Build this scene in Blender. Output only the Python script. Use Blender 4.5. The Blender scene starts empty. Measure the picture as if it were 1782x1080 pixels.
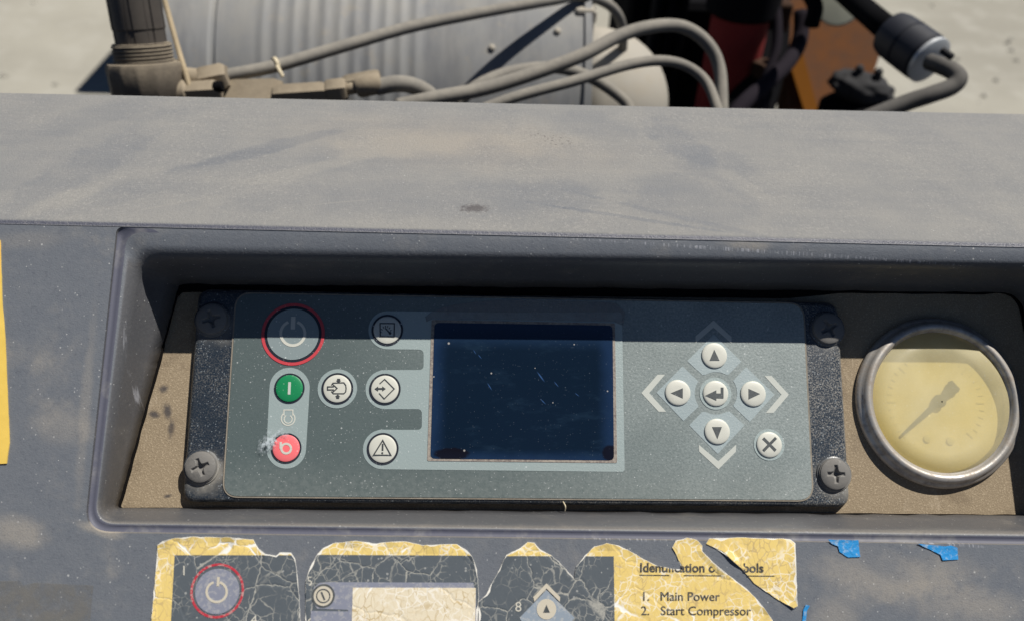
import bpy, bmesh, math, random
from mathutils import Vector, Matrix, noise as mnoise
from mathutils.geometry import tessellate_polygon
random.seed(7)
sc = bpy.context.scene
COL = sc.collection
# ------------------------------------------------------------------ camera, light
# panel frame: x right, y up the sloping console, z out of it; 0,0,0 is the middle of the controller face
TAU = math.radians(48)
ST, CT = math.sin(TAU), math.cos(TAU)
MP = Matrix(((1,0,0,0),(0,ST,-CT,0),(0,CT,ST,1.2),(0,0,0,1)))
RC = Matrix(((0.9986174559660871,0.0085568126014111,0.051864801146099856),
             (-0.017594193368992303,0.984162614215315,0.1763927241712973),
             (-0.04953403879671692,-0.17706137280327744,0.982952516280163)))
CAMP = Vector((-0.025325323762399186,-0.03092634223174964,0.39044070994267205))
FPX = 1500.0
cam = bpy.data.cameras.new('camera'); cam.sensor_width = 36; cam.lens = FPX/1782*36
cam.clip_start = 0.01; cam.clip_end = 500
cam.dof.use_dof = True; cam.dof.focus_distance = 0.395; cam.dof.aperture_fstop = 8.6
camo = bpy.data.objects.new('camera', cam); COL.objects.link(camo)
camo.matrix_world = MP @ Matrix.Translation(CAMP) @ RC.transposed().to_4x4()
sc.camera = camo
SUN_LOCAL = Vector((0.68, 1.15, 1.0))
SUNW = (MP.to_3x3() @ SUN_LOCAL).normalized()
w = bpy.data.worlds.new('World'); sc.world = w; w.use_nodes = True
sky = w.node_tree.nodes.new('ShaderNodeTexSky'); sky.sky_type = 'NISHITA'; sky.sun_disc = False
sky.sun_elevation = math.asin(SUNW.z); sky.sun_rotation = math.atan2(SUNW.x, SUNW.y)
sky.altitude = 2500; sky.air_density = 0.6; sky.dust_density = 0.2; sky.ozone_density = 1.5
bg = w.node_tree.nodes['Background']; bg.inputs[1].default_value = 0.05
w.node_tree.links.new(sky.outputs[0], bg.inputs[0])
sl = bpy.data.lights.new('sun', 'SUN'); sl.energy = 5.0; sl.angle = math.radians(0.5); sl.color = (1, 0.95, 0.87)
so = bpy.data.objects.new('sun', sl); COL.objects.link(so)
so.rotation_euler = SUNW.to_track_quat('Z', 'Y').to_euler(); so.location = (1, 0, 4)
sc.view_settings.view_transform = 'Standard'; sc.view_settings.look = 'None'
sc.view_settings.exposure = 0.25; sc.view_settings.gamma = 1.0
sc.cycles.max_bounces = 8; sc.cycles.transparent_max_bounces = 12

# ------------------------------------------------------------------ measuring helpers
RT = RC.transposed()
def ray(px, py): return RT @ Vector(((px-891)/FPX, (540-py)/FPX, -1.0))
def at(px, py, z=0.0):                      # point of the panel-parallel plane at height z
    d = ray(px, py); return CAMP + d*((z-CAMP.z)/d.z)
def onplane(px, py, p0, n):
    d = ray(px, py); return CAMP + d*((p0-CAMP).dot(n)/d.dot(n))
def bgp(px, py, depth):                     # world point at a distance behind the console
    return MP @ (CAMP + ray(px, py)*depth)
def mpp(p): return (CAMP-Vector(p)).dot(RT @ Vector((0,0,1)))/FPX   # metres per photo pixel at p

# ------------------------------------------------------------------ node helper
class N:
    def __init__(s, name):
        s.m = bpy.data.materials.new(name); s.m.use_nodes = True
        s.t = s.m.node_tree; s.b = s.t.nodes['Principled BSDF']; s.out = s.t.nodes['Material Output']
        s.P = s.t.nodes.new('ShaderNodeTexCoord').outputs['Object']
    def lk(s, v, inp):
        if isinstance(v, bpy.types.NodeSocket): s.t.links.new(v, inp)
        elif v is not None:
            if isinstance(v, tuple) and len(v) == 3 and inp.type == 'RGBA': v = (*v, 1)
            inp.default_value = v
    def math(s, op, a, b=0.0, clamp=False):
        n = s.t.nodes.new('ShaderNodeMath'); n.operation = op; n.use_clamp = clamp
        s.lk(a, n.inputs[0]); s.lk(b, n.inputs[1]); return n.outputs[0]
    def add(s, a, b): return s.math('ADD', a, b)
    def sub(s, a, b): return s.math('SUBTRACT', a, b)
    def mul(s, a, b): return s.math('MULTIPLY', a, b)
    def mx(s, a, b): return s.math('MAXIMUM', a, b)
    def mn(s, a, b): return s.math('MINIMUM', a, b)
    def ss(s, x, lo, hi, a=0.0, b=1.0):
        n = s.t.nodes.new('ShaderNodeMapRange'); n.interpolation_type = 'SMOOTHSTEP'
        if lo > hi: lo, hi, a, b = hi, lo, b, a
        s.lk(x, n.inputs[0])
        for i, v in enumerate((lo, hi, a, b)): s.lk(v, n.inputs[i+1])
        return n.outputs[0]
    def mix(s, f, a, b):
        n = s.t.nodes.new('ShaderNodeMix'); n.data_type = 'RGBA'
        s.lk(f, n.inputs[0]); s.lk(a, n.inputs[6]); s.lk(b, n.inputs[7]); return n.outputs[2]
    def vmath(s, op, a, b):
        n = s.t.nodes.new('ShaderNodeVectorMath'); n.operation = op
        s.lk(a, n.inputs[0]); s.lk(b, n.inputs[1])
        return n.outputs['Value'] if op in ('DOT_PRODUCT', 'LENGTH') else n.outputs[0]
    def mapping(s, v, scale=(1,1,1), rot=(0,0,0), loc=(0,0,0)):
        n = s.t.nodes.new('ShaderNodeMapping'); s.lk(v, n.inputs[0])
        n.inputs[1].default_value = loc; n.inputs[2].default_value = rot; n.inputs[3].default_value = scale
        return n.outputs[0]
    def noise(s, scale, detail=3.0, rough=0.55, v=None, dist=0.0, color=False):
        n = s.t.nodes.new('ShaderNodeTexNoise'); s.lk(v or s.P, n.inputs['Vector'])
        n.inputs['Scale'].default_value = scale; n.inputs['Detail'].default_value = detail
        n.inputs['Roughness'].default_value = rough; n.inputs['Distortion'].default_value = dist
        return n.outputs[1 if color else 0]
    def vor(s, scale, v=None, feature='F1'):
        n = s.t.nodes.new('ShaderNodeTexVoronoi'); n.feature = feature
        s.lk(v or s.P, n.inputs['Vector']); n.inputs['Scale'].default_value = scale
        return n.outputs['Distance'], n.outputs.get('Color')
    def dots(s, scale, r, keep, seed=0.0):         # sparse round specks, keep = share of cells with one
        d, c = s.vor(scale, s.mapping(s.P, loc=(seed, seed*1.7, seed*.3)))
        sp = s.t.nodes.new('ShaderNodeSeparateColor'); s.t.links.new(c, sp.inputs[0])
        size = s.mul(sp.outputs[1], r)
        hit = s.ss(s.math('DIVIDE', d, s.add(size, r*.25)), 1.15, .75)
        return s.mul(hit, s.math('LESS_THAN', sp.outputs[0], keep))
    def blob(s, c, a, b, soft=.55, nz=None, amp=.5):   # worn patch: centre c, half axes a, b (vectors)
        dv = s.vmath('SUBTRACT', s.P, tuple(c))
        fl = lambda q: tuple(Vector((q.x, q.y, 0))/(q.x*q.x+q.y*q.y))
        u = s.vmath('DOT_PRODUCT', dv, fl(a)); v = s.vmath('DOT_PRODUCT', dv, fl(b))
        r = s.math('SQRT', s.add(s.mul(u, u), s.mul(v, v)))
        if nz is not None: r = s.add(r, s.mul(s.sub(nz, .5), amp))
        return s.ss(r, 1.0, soft)
    def bump(s, h, strength=.3, dist=.001):
        n = s.t.nodes.new('ShaderNodeBump'); s.lk(h, n.inputs['Height'])
        n.inputs['Strength'].default_value = strength; n.inputs['Distance'].default_value = dist
        s.t.links.new(n.outputs[0], s.b.inputs['Normal'])
    def normal(s): return s.t.nodes.new('ShaderNodeNewGeometry').outputs['Normal']
    def set(s, color=None, rough=None, metal=None, spec=None, coat=None):
        s.lk(color, s.b.inputs['Base Color']); s.lk(rough, s.b.inputs['Roughness'])
        s.lk(metal, s.b.inputs['Metallic']); s.lk(spec, s.b.inputs['Specular IOR Level'])
        if coat is not None: s.lk(coat, s.b.inputs['Coat Weight'])
        return s.m

# ------------------------------------------------------------------ object helpers
FR = {'panel': MP, 'world': Matrix.Identity(4)}
def thing(name, label, cat, loc=(0,0,0), frame='panel', group=None, kind=None):
    o = bpy.data.objects.new(name, None); COL.objects.link(o); o.empty_display_size = .02
    o.matrix_world = FR[frame] @ Matrix.Translation(Vector(loc))
    o['label'] = label; o['category'] = cat
    if group: o['group'] = group
    if kind: o['kind'] = kind
    o['_loc'] = tuple(loc); return o
def tag(o, label, cat, group=None):
    o['label'] = label; o['category'] = cat
    if group: o['group'] = group
    return o
def obj(name, vf, mat, parent=None, frame='panel', smooth=False, loc=None, auto=None, label=None, kind=None):
    me = bpy.data.meshes.new(name)
    if isinstance(vf, bmesh.types.BMesh): vf.to_mesh(me); vf.free()
    else: me.from_pydata([tuple(v) for v in vf[0]], [], vf[1])
    me.validate()
    for m in (mat if isinstance(mat, (list, tuple)) else [mat]): me.materials.append(m)
    o = bpy.data.objects.new(name, me); COL.objects.link(o)
    if smooth or auto:
        for p in me.polygons: p.use_smooth = True
        if auto: me.set_sharp_from_angle(angle=math.radians(auto))
    if parent is not None:
        o.parent = parent
        if parent.type == 'EMPTY': o.location = -Vector(parent['_loc'])
    else:
        L = Vector(loc or (0,0,0))
        if loc: me.transform(Matrix.Translation(-L))
        o.matrix_world = FR[frame] @ Matrix.Translation(L)
    if label: o['label'] = label
    if kind: o['kind'] = kind
    return o
def join(*parts):
    V, F = [], []
    for v, f in parts:
        k = len(V); V += list(v); F += [tuple(i+k for i in q) for q in f]
    return V, F
def slab(top, thick, nrm=Vector((0,0,1)), holes=()):     # filled outline with a skirt
    loops = [top]+list(holes); V = [Vector(p) for l in loops for p in l]
    tri = tessellate_polygon([[Vector((p[0], p[1], 0)) for p in l] for l in loops])
    F = []
    for t in tri:
        a, b, c = (V[i] for i in t)
        F.append(tuple(t) if (b-a).cross(c-a).dot(nrm) > 0 else tuple(reversed(t)))
    n = len(V); V += [p-nrm*thick for p in V]; k = 0
    for li, l in enumerate(loops):
        m = len(l); area = sum(l[i][0]*l[(i+1)%m][1]-l[(i+1)%m][0]*l[i][1] for i in range(m))
        ccw = (area > 0) != (li > 0)
        for i in range(m):
            a, b = k+i, k+(i+1) % m
            F.append((b, a, n+a, n+b) if ccw else (a, b, n+b, n+a))
        k += m
    return V, F
def L(pts, z): return [at(x, y, z) for x, y in pts]
def flat(pts, z, th=.00012, holes=()): return slab(L(pts, z), th, holes=[L(h, z) for h in holes])
def arc(cx, cy, rx, ry, a0, a1, n): return [(cx+rx*math.cos(math.radians(a0+(a1-a0)*i/n)), cy-ry*math.sin(math.radians(a0+(a1-a0)*i/n))) for i in range(n+1)]
def circ(px, py, rpx, z, n=48, ang0=0):            # true circle on the panel
    c = at(px, py, z); r = rpx*mpp(c)
    return [c+Vector((r*math.cos(2*math.pi*i/n+ang0), r*math.sin(2*math.pi*i/n+ang0), 0)) for i in range(n)]
def disc(px, py, r, z, th=.00012, ri=None):
    return slab(circ(px, py, r, z), th, holes=[circ(px, py, ri, z)] if ri else [])
def stroke(pts, wpx, z, th=.00012, closed=False):  # ribbon of constant width
    P = [at(x, y, z) for x, y in pts]; h = wpx*mpp(P[0])/2; m = len(P); A, B = [], []
    for i in range(m):
        p, q = P[(i-1) % m], P[(i+1) % m]
        d1 = (P[i]-p) if (closed or i > 0) else (q-P[i]); d2 = (q-P[i]) if (closed or i < m-1) else d1
        d1 = d1.normalized(); d2 = d2.normalized(); t = (d1+d2).normalized(); nn = Vector((-t.y, t.x, 0))
        k = h/max(.4, nn.dot(Vector((-d1.y, d1.x, 0)))); A.append(P[i]+nn*k); B.append(P[i]-nn*k)
    if closed: 
        area = sum(A[i].x*A[(i+1)%m].y-A[(i+1)%m].x*A[i].y for i in range(m))
        areb = sum(B[i].x*B[(i+1)%m].y-B[(i+1)%m].x*B[i].y for i in range(m))
        return slab(A, th, holes=[B]) if abs(area) > abs(areb) else slab(B, th, holes=[A])
    return slab(A+B[::-1], th)
def basis(ax):
    ax = Vector(ax).normalized(); u = ax.orthogonal().normalized(); return u, ax.cross(u), ax
def lathe(c, ax, prof, seg=48, ref=None, fn=None, caps=True):
    u, v, a = basis(ax)
    if ref is not None: u = (Vector(ref)-a*Vector(ref).dot(a)).normalized(); v = a.cross(u)
    c = Vector(c); V, F = [], []
    for j, (r, h) in enumerate(prof):
        for i in range(seg):
            t = 2*math.pi*i/seg; rr = fn(t, r, h) if fn else r
            V.append(c+(u*math.cos(t)+v*math.sin(t))*rr+a*h)
    for j in range(len(prof)-1):
        for i in range(seg):
            k = (i+1) % seg; F.append((j*seg+i, j*seg+k, (j+1)*seg+k, (j+1)*seg+i))
    if caps:
        F.append(tuple(range(seg-1, -1, -1))); F.append(tuple((len(prof)-1)*seg+i for i in range(seg)))
    return V, F
def spline(P, n):
    P = [Vector(p) for p in P]; out = []
    for i in range(len(P)-1):
        p0 = P[i-1] if i else P[0]*2-P[1]; p1, p2 = P[i], P[i+1]; p3 = P[i+2] if i+2 < len(P) else P[-1]*2-P[-2]
        for k in range(n):
            t = k/n; out.append(.5*((2*p1)+(p2-p0)*t+(2*p0-5*p1+4*p2-p3)*t*t+(3*p1-p0-3*p2+p3)*t**3))
    return out+[P[-1]]
def tube(P, r, seg=14, n=8, fn=None, caps=True):
    Q = spline(P, n) if n > 1 else [Vector(p) for p in P]; V, F = [], []; u = None
    for i, q in enumerate(Q):
        t = (Q[min(i+1, len(Q)-1)]-Q[max(i-1, 0)]).normalized()
        u = t.orthogonal().normalized() if u is None else (u-t*u.dot(t)).normalized()
        v = t.cross(u); f = i/(len(Q)-1); rr = r(f) if callable(r) else r
        for k in range(seg):
            a = 2*math.pi*k/seg; V.append(q+(u*math.cos(a)+v*math.sin(a))*(rr if not fn else fn(f, a, rr)))
    for i in range(len(Q)-1):
        for k in range(seg):
            m = (k+1) % seg; F.append((i*seg+k, i*seg+m, (i+1)*seg+m, (i+1)*seg+k))
    if caps: F.append(tuple(range(seg-1, -1, -1))); F.append(tuple((len(Q)-1)*seg+k for k in range(seg)))
    return V, F
def box(c, sx, sy, sz, bev=0.0):
    bm = bmesh.new(); bmesh.ops.create_cube(bm, size=1)
    bmesh.ops.scale(bm, vec=(sx, sy, sz), verts=bm.verts)
    if bev: bmesh.ops.bevel(bm, geom=bm.edges[:], offset=bev, segments=2, affect='EDGES', profile=.5)
    bmesh.ops.translate(bm, vec=Vector(c), verts=bm.verts)
    V = [v.co.copy() for v in bm.verts]; F = [tuple(v.index for v in f.verts) for f in bm.faces]; bm.free(); return V, F
def inside(p, poly):
    x, y = p; r = False; j = len(poly)-1
    for i in range(len(poly)):
        (xi, yi), (xj, yj) = poly[i], poly[j]
        if (yi > y) != (yj > y) and x < (xj-xi)*(y-yi)/(yj-yi)+xi: r = not r
        j = i
    return r
def text(s, px, py, cap, z, slope=0.0, bold=0.0, th=.00008, keep=None, sx=1.0):   # lettering: baseline start, capital height in photo pixels
    cu = bpy.data.curves.new('t', 'FONT'); cu.body = s; cu.offset = bold; cu.resolution_u = 4; cu.fill_mode = 'FRONT'
    o = bpy.data.objects.new('t', cu); COL.objects.link(o)
    me = bpy.data.meshes.new_from_object(o.evaluated_get(bpy.context.evaluated_depsgraph_get()))
    bpy.data.objects.remove(o); bm = bmesh.new(); bm.from_mesh(me); bpy.data.meshes.remove(me)
    bmesh.ops.triangulate(bm, faces=bm.faces[:])
    k = cap/.70
    if keep: bmesh.ops.subdivide_edges(bm, edges=[e for e in bm.edges if e.calc_length() > .12], cuts=2); bmesh.ops.triangulate(bm, faces=bm.faces[:])
    kill = []
    def pix(co): x, y = co.x*k*sx, co.y*k; return (px+x, py+x*slope-y)
    for f in bm.faces:
        if keep and not keep(pix(f.calc_center_median())): kill.append(f)
    bmesh.ops.delete(bm, geom=kill, context='FACES')
    for v in bm.verts: v.co = at(*pix(v.co), z)
    for f in bm.faces:
        f.normal_update()
        if f.normal.z < 0: f.normal_flip()
    bm.verts.ensure_lookup_table(); bm.verts.index_update()
    V = [v.co.copy() for v in bm.verts]; F = [tuple(v.index for v in f.verts) for f in bm.faces]; bm.free(); cu.user_clear() if False else None
    return V, F

# ------------------------------------------------------------------ materials
ZF = 0.030            # front of the moulded console above the controller face
ZP = -0.0055          # dusty plate the controller is screwed to
Y0 = at(891, 409, ZF).y
LN = Vector((0, CT, ST)); LD = Vector((0, ST, -CT))          # ledge: normal (world up), direction away from the viewer
LP = Vector((0, Y0, ZF))
def lblob(px, py, dx, dy, hx, hy):        # patch on the ledge from photo pixels: centre, long half axis, short half axis
    c = onplane(px, py, LP, LN); return c, onplane(px+dx, py+dy, LP, LN)-c, onplane(px+hx, py+hy, LP, LN)-c
def pblob(px, py, dx, dy, hx, hy, z=ZF):
    c = at(px, py, z); return c, at(px+dx, py+dy, z)-c, at(px+hx, py+hy, z)-c

def plastic(name, ledge=False):
    n = N(name); nz = n.noise(38, 5, .62); nf = n.noise(160, 3, .6)
    grit = n.noise(1500, 2, .7); grit2 = n.noise(700, 3, .65)
    up = n.vmath('DOT_PRODUCT', n.normal(), (0, 0, 1))
    if ledge:
        clean0 = n.ss(up, .86, .985)
        st = n.noise(30, 5, .65, v=n.mapping(n.P, (.16, 1.6, 1.6), (0, 0, -.10)))
        st2 = n.noise(75, 4, .6, v=n.mapping(n.P, (.12, 2.0, 2.0), (0, 0, .05)))
        d = n.add(n.mul(st, .45), n.add(n.mul(nz, .45), n.mul(st2, .2)))
        d = n.ss(d, .30, .74, .55, 1.0)
        warp = n.noise(62, 5, .68)
        for a, k in ((lblob(160, 285, 45, -95, 40, 18), .36), (lblob(40, 300, 60, 20, -20, 50), .25), (lblob(150, 210, 190, -34, 8, 22), .22),
                     (lblob(470, 258, 170, -16, 4, 11), .42), (lblob(330, 300, 220, -22, 4, 14), .20), (lblob(760, 345, 420, 6, 0, 44), .24),
                     (lblob(1040, 225, 110, 18, -8, 30), .22), (lblob(1180, 250, 44, 62, 40, -12), .40), (lblob(1245, 290, 60, 52, 36, -30), .38),
                     (lblob(1190, 350, 130, 20, 0, 55), .30), (lblob(930, 340, 150, 12, 0, 30), .16), (lblob(1600, 330, 170, 8, 0, 24), .12), (lblob(1560, 225, 150, 12, 0, 20), .10),
                     (lblob(1100, 381, 190, 3, 0, 4), .55), (lblob(1290, 405, 330, 3, 0, 5), .30), (lblob(120, 372, 260, 6, 0, 10), .15)):
            d = n.sub(d, n.mul(n.blob(*a, soft=.55, nz=warp, amp=1.4), k*.72))
        for a, k in ((lblob(120, 345, 110, -22, 6, 16), .30), (lblob(560, 290, 190, -8, 4, 12), .30), (lblob(700, 255, 160, -8, 0, 26), .25),
                     (lblob(1290, 320, 26, 40, 16, -10), .30), (lblob(930, 240, 120, 22, -5, 40), .18), (lblob(260, 225, 60, -26, 20, 12), .2), (lblob(310, 355, 78, 1, 0, 1.6), .4), (lblob(600, 353, 90, 2, 0, 1.3), .3), (lblob(1490, 215, 30, 22, .8, -1), .3)):
            d = n.add(d, n.mul(n.blob(*a, soft=.3, nz=warp, amp=1.2), k))
        d = n.math('MINIMUM', n.math('MAXIMUM', d, 0.0), 1.0)
        clean = n.ss(up, .86, .985); d = n.mul(d, clean); roll = n.add(.25, n.mul(clean, .75))
        d = n.mul(d, n.ss(grit, .28, .5, .80, 1.0))
        dk = n.mx(n.mul(n.blob(*lblob(826, 364, 34, 2, 0, 10), soft=.2, nz=grit2, amp=1.6), .75), n.mul(n.blob(*lblob(960, 243, 90, 14, -10, 22), soft=.1, nz=grit2, amp=1.0), n.ss(grit2, .55, .68)))
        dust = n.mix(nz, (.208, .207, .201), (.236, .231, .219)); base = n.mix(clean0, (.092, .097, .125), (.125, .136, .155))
        dust = n.mix(n.mul(n.blob(*lblob(800, 250, 420, 8, -10, 70), soft=0, nz=warp, amp=.6), .6), dust, (.28, .252, .215))
    else:
        d = n.ss(n.add(n.mul(nz, .7), n.mul(nf, .3)), .50, .80, .03, .34)
        warp = n.noise(50, 4, .65)
        for a, k in ((pblob(30, 925, 75, 20, -10, 40), .42), (pblob(110, 740, 80, 20, -15, 40), .22), (pblob(170, 920, 60, 16, -5, 14), .5), (pblob(30, 420, 120, 0, 0, 24), .15),
                     (pblob(1560, 1000, 200, 20, 0, 60), .42), (pblob(1680, 1050, 160, 20, 0, 50), .35), (pblob(1450, 1075, 60, 10, 0, 60), .3), (pblob(150, 700, 14, 0, 2, 260), .2), (pblob(1300, 425, 60, 4, 0, 14), .3)):
            d = n.add(d, n.mul(n.blob(*a, soft=.2, nz=warp, amp=1.3), k))
        for a, k in ((pblob(1540, 985, 70, 12, -6, 34), .3),):
            d = n.sub(d, n.mul(n.blob(*a, soft=.2, nz=warp, amp=1.3), k))
        d = n.add(d, n.ss(up, .80, .98, 0, .22))
        d = n.math('MINIMUM', n.math('MAXIMUM', d, 0.0), .9)
        d = n.mul(d, n.ss(grit, .25, .55, .55, 1.0)); dk = 0.0
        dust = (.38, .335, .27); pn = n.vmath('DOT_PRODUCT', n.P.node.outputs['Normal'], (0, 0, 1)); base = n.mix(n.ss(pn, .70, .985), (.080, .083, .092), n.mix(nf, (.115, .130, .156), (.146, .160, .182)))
    c = n.mix(d, base, dust)
    gr = n.noise(620, 3, .75); gm = n.noise(16, 3, .6)
    c = n.mix(n.mul(n.ss(gr, .52, .70), n.ss(gm, .3, .7, .05, .22) if ledge else .10), c, (.46, .43, .39) if ledge else (.24, .24, .25)); c = n.mix(n.mul(n.ss(gr, .46, .30), n.ss(gm, .3, .7, .08, .34) if ledge else .22), c, (.13, .125, .13) if ledge else (.045, .05, .07))
    if ledge: c = n.mix(dk, c, (.06, .052, .055))
    sp = n.mx(n.dots(420, .15, .05, 3.1), n.dots(1100, .28, .04, 9.3)); sp = n.mx(sp, n.dots(110, .05, .06, 5.7))
    c = n.mix(n.mul(sp, .2 if ledge else .5), c, (.62, .62, .60))
    if not ledge:
        xs = n.noise(700, 3, .7, v=n.mapping(n.P, (1, .05, .05))); sc_ = 0.0
        for q in (pblob(1110, 934, 120, 3, 0, 8), pblob(1560, 938, 190, 4, 0, 5), pblob(1330, 437, 430, 10, 0, 4), pblob(205, 640, 4, -260, 2, 0)):
            sc_ = n.mx(sc_, n.blob(*q, soft=.5, nz=warp, amp=.8))
        c = n.mix(n.mul(sc_, n.ss(xs, .50, .62, 0, .55)), c, (.42, .43, .47))
    n.bump(n.add(n.mul(grit2, .5), n.mul(grit, .5)), .6 if ledge else .28, .0009)
    return n.set(c, n.ss(d, 0, .6, .42, .85), spec=.35)
M_PL = plastic('moulded plastic'); M_LG = plastic('dusty ledge', True)

n = N('smooth ridge plastic'); n.bump(n.noise(300, 3, .6), .1, .0005); M_RIDGE = n.set(n.mix(n.ss(n.noise(60, 4, .7), .5, .7), (.088, .092, .125), (.16, .16, .175)), .55, spec=.3)
def simple(name, col, rough=.5, metal=0.0, dust=0.0, dustc=(.33, .28, .21), sc1=60, up=False, bump=.15, spec=.4, bs=400):
    n = N(name); a = n.noise(sc1, 4, .6); g = n.noise(sc1*6, 2, .6)
    c = n.mix(a, tuple(k*.8 for k in col), tuple(min(1, k*1.2) for k in col))
    r = rough
    if dust:
        d = n.mul(n.ss(n.add(n.mul(a, .6), n.mul(g, .4)), .35, .65, .5, 1.0), dust)
        if up: d = n.mul(d, n.ss(n.vmath('DOT_PRODUCT', n.normal(), (0, 0, 1)), -.1, .75, .15, 1.0))
        c = n.mix(d, c, dustc); r = n.ss(d, 0, .6, rough, .9)
        if metal: metal = n.ss(d, 0, .5, metal, 0.0)
    n.bump(n.noise(bs, 3, .6), bump, .0006)
    return n.set(c, r, metal, spec)

def print_mat(name, col, rough=.45, dots=.5, bump=.03, film=.05, glint=1):   # printed overlay under pale dust, sun glare painted in by the same mix
    n = N(name); a = n.noise(32, 3, .5); g = n.noise(950, 2, .6); b = n.noise(420, 2, .6)
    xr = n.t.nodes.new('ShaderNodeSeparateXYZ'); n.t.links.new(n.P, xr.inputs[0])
    side = n.ss(n.add(xr.outputs[0], n.mul(xr.outputs[1], 1.1)), -.09, .125)  # painted sun glare, stronger towards the upper right
    thick = n.add(.14, n.mul(side, .86))  # weight of the painted glare over the dust
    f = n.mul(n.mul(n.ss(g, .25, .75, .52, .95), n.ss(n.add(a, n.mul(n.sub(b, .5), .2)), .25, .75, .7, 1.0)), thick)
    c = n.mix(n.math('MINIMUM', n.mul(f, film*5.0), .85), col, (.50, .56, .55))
    low = n.ss(xr.outputs[1], -.022, -.045); c = n.mix(n.mul(n.mul(low, n.ss(b, .3, .7, .3, 1)), .20), c, (.34, .36, .35))
    s = n.mx(n.dots(800, .26, .06, 1.3), n.dots(330, .11, .06, 7.7)); s = n.mx(s, n.mul(n.dots(1700, .40, .09, 4.4), .6))
    c = n.mix(n.mul(s, dots), c, (.75, .78, .78))
    n.bump(n.mul(n.add(g, n.mul(n.noise(1500, 1, .6), .7)), n.add(.25, thick)), bump*glint, .0006)
    return n.set(c, rough, spec=.5+.4*(glint > 1))
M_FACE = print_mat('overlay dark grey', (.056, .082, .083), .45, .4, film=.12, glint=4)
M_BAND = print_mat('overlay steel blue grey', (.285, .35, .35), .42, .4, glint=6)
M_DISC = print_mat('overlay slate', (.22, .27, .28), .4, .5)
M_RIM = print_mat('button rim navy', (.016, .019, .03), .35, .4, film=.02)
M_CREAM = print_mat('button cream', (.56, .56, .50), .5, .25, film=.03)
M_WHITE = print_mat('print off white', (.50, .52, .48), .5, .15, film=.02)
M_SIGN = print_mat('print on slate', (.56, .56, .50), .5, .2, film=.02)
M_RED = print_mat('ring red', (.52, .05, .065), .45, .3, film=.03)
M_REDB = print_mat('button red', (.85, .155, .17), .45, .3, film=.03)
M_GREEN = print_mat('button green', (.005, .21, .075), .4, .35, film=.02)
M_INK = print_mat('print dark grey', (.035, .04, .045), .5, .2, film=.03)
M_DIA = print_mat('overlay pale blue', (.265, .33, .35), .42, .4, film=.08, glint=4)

n = N('glossy black plastic')
g = n.noise(1400, 2, .7); a = n.noise(55, 4, .6); xyz = n.t.nodes.new('ShaderNodeSeparateXYZ'); n.t.links.new(n.P, xyz.inputs[0])
dust_glare = n.mul(n.mul(n.ss(g, .42, .70), n.ss(a, .3, .7, .2, .7)), n.ss(xyz.outputs[0], -.1, .12, .7, 1.6))  # dust grains, with painted sun glitter growing towards the right
screws = [(370, 556), (351, 812), (1439, 572), (1451, 824)]
for q, k in zip(screws, (.55, 1.0, .4, .8)):
    wz = n.noise(120, 4, .65)
    dust_glare = n.mx(dust_glare, n.mul(n.blob(*pblob(q[0]+8, q[1]+10, 52, 0, 0, 46, 0), soft=.25, nz=wz, amp=.9), k))
edge = n.ss(xyz.outputs[2], -.0011, -.0016); dust_glare = n.mx(dust_glare, n.mul(n.mul(edge, n.ss(n.noise(200, 4, .6), .35, .6)), .6))
c = n.mix(n.mul(dust_glare, .75), (.019, .029, .044), (.33, .31, .27)); c = n.mix(n.mul(n.mx(n.dots(900, .28, .12, 2), n.dots(1700, .4, .2, 5)), .45), c, (.42, .47, .50))
n.bump(g, .08, .0004); M_HOUS = n.set(c, n.ss(dust_glare, 0, 1, .32, .85), spec=.5)

n = N('dusty brown plate'); a = n.noise(30, 5, .6); g = n.noise(1300, 3, .7); b = n.noise(260, 4, .7)
c = n.mix(a, (.235, .185, .125), (.30, .24, .165)); c = n.mix(n.ss(g, .5, .75), c, (.46, .38, .27)); c = n.mix(n.ss(g, .45, .28), c, (.23, .18, .12))
for q in (pblob(285, 676, 12, -5, 3, 9, ZP), pblob(291, 715, 5, 22, 10, -3, ZP), pblob(298, 745, 4, 22, 8, 0, ZP), pblob(268, 720, 10, 10, 5, -8, ZP), pblob(292, 862, 9, 2, 0, 5, ZP)):
    c = n.mix(n.mul(n.blob(*q, soft=.15, nz=b, amp=1.0), .85), c, (.05, .048, .055))
st = n.noise(55, 5, .7); c = n.mix(n.ss(st, .54, .70, 0, .45), c, (.15, .115, .08)); c = n.mix(n.ss(n.noise(90, 4, .7, v=n.mapping(n.P, (1, .4, 1), loc=(3, 1, 0))), .58, .72, 0, .5), c, (.42, .35, .26))
n.bump(g, .35, .0008); M_PLATE = n.set(c, .85, spec=.2)

n = N('dark display glass'); s = n.mx(n.dots(900, .22, .025, 3), n.dots(400, .08, .018, 6)); s = n.mx(s, n.mul(n.dots(1800, .4, .06, 8), .6))
a = n.noise(18, 3, .5); c = n.mix(a, (.003, .0095, .021), (.005, .013, .029))
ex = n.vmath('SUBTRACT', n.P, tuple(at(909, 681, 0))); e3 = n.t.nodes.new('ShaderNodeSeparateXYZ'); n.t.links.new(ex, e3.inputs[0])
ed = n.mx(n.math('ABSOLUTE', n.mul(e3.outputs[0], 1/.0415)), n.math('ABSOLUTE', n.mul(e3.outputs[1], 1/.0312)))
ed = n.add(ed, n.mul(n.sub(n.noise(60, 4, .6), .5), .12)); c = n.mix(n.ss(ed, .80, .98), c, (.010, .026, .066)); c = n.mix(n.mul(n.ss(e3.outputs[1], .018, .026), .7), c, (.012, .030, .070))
c = n.mix(n.mul(n.ss(n.noise(40, 5, .7, v=n.mapping(n.P, (1, 3, 1), (0, 0, .6))), .52, .7), .25), c, (.02, .045, .08))  # painted reflection smears across the glass
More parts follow.
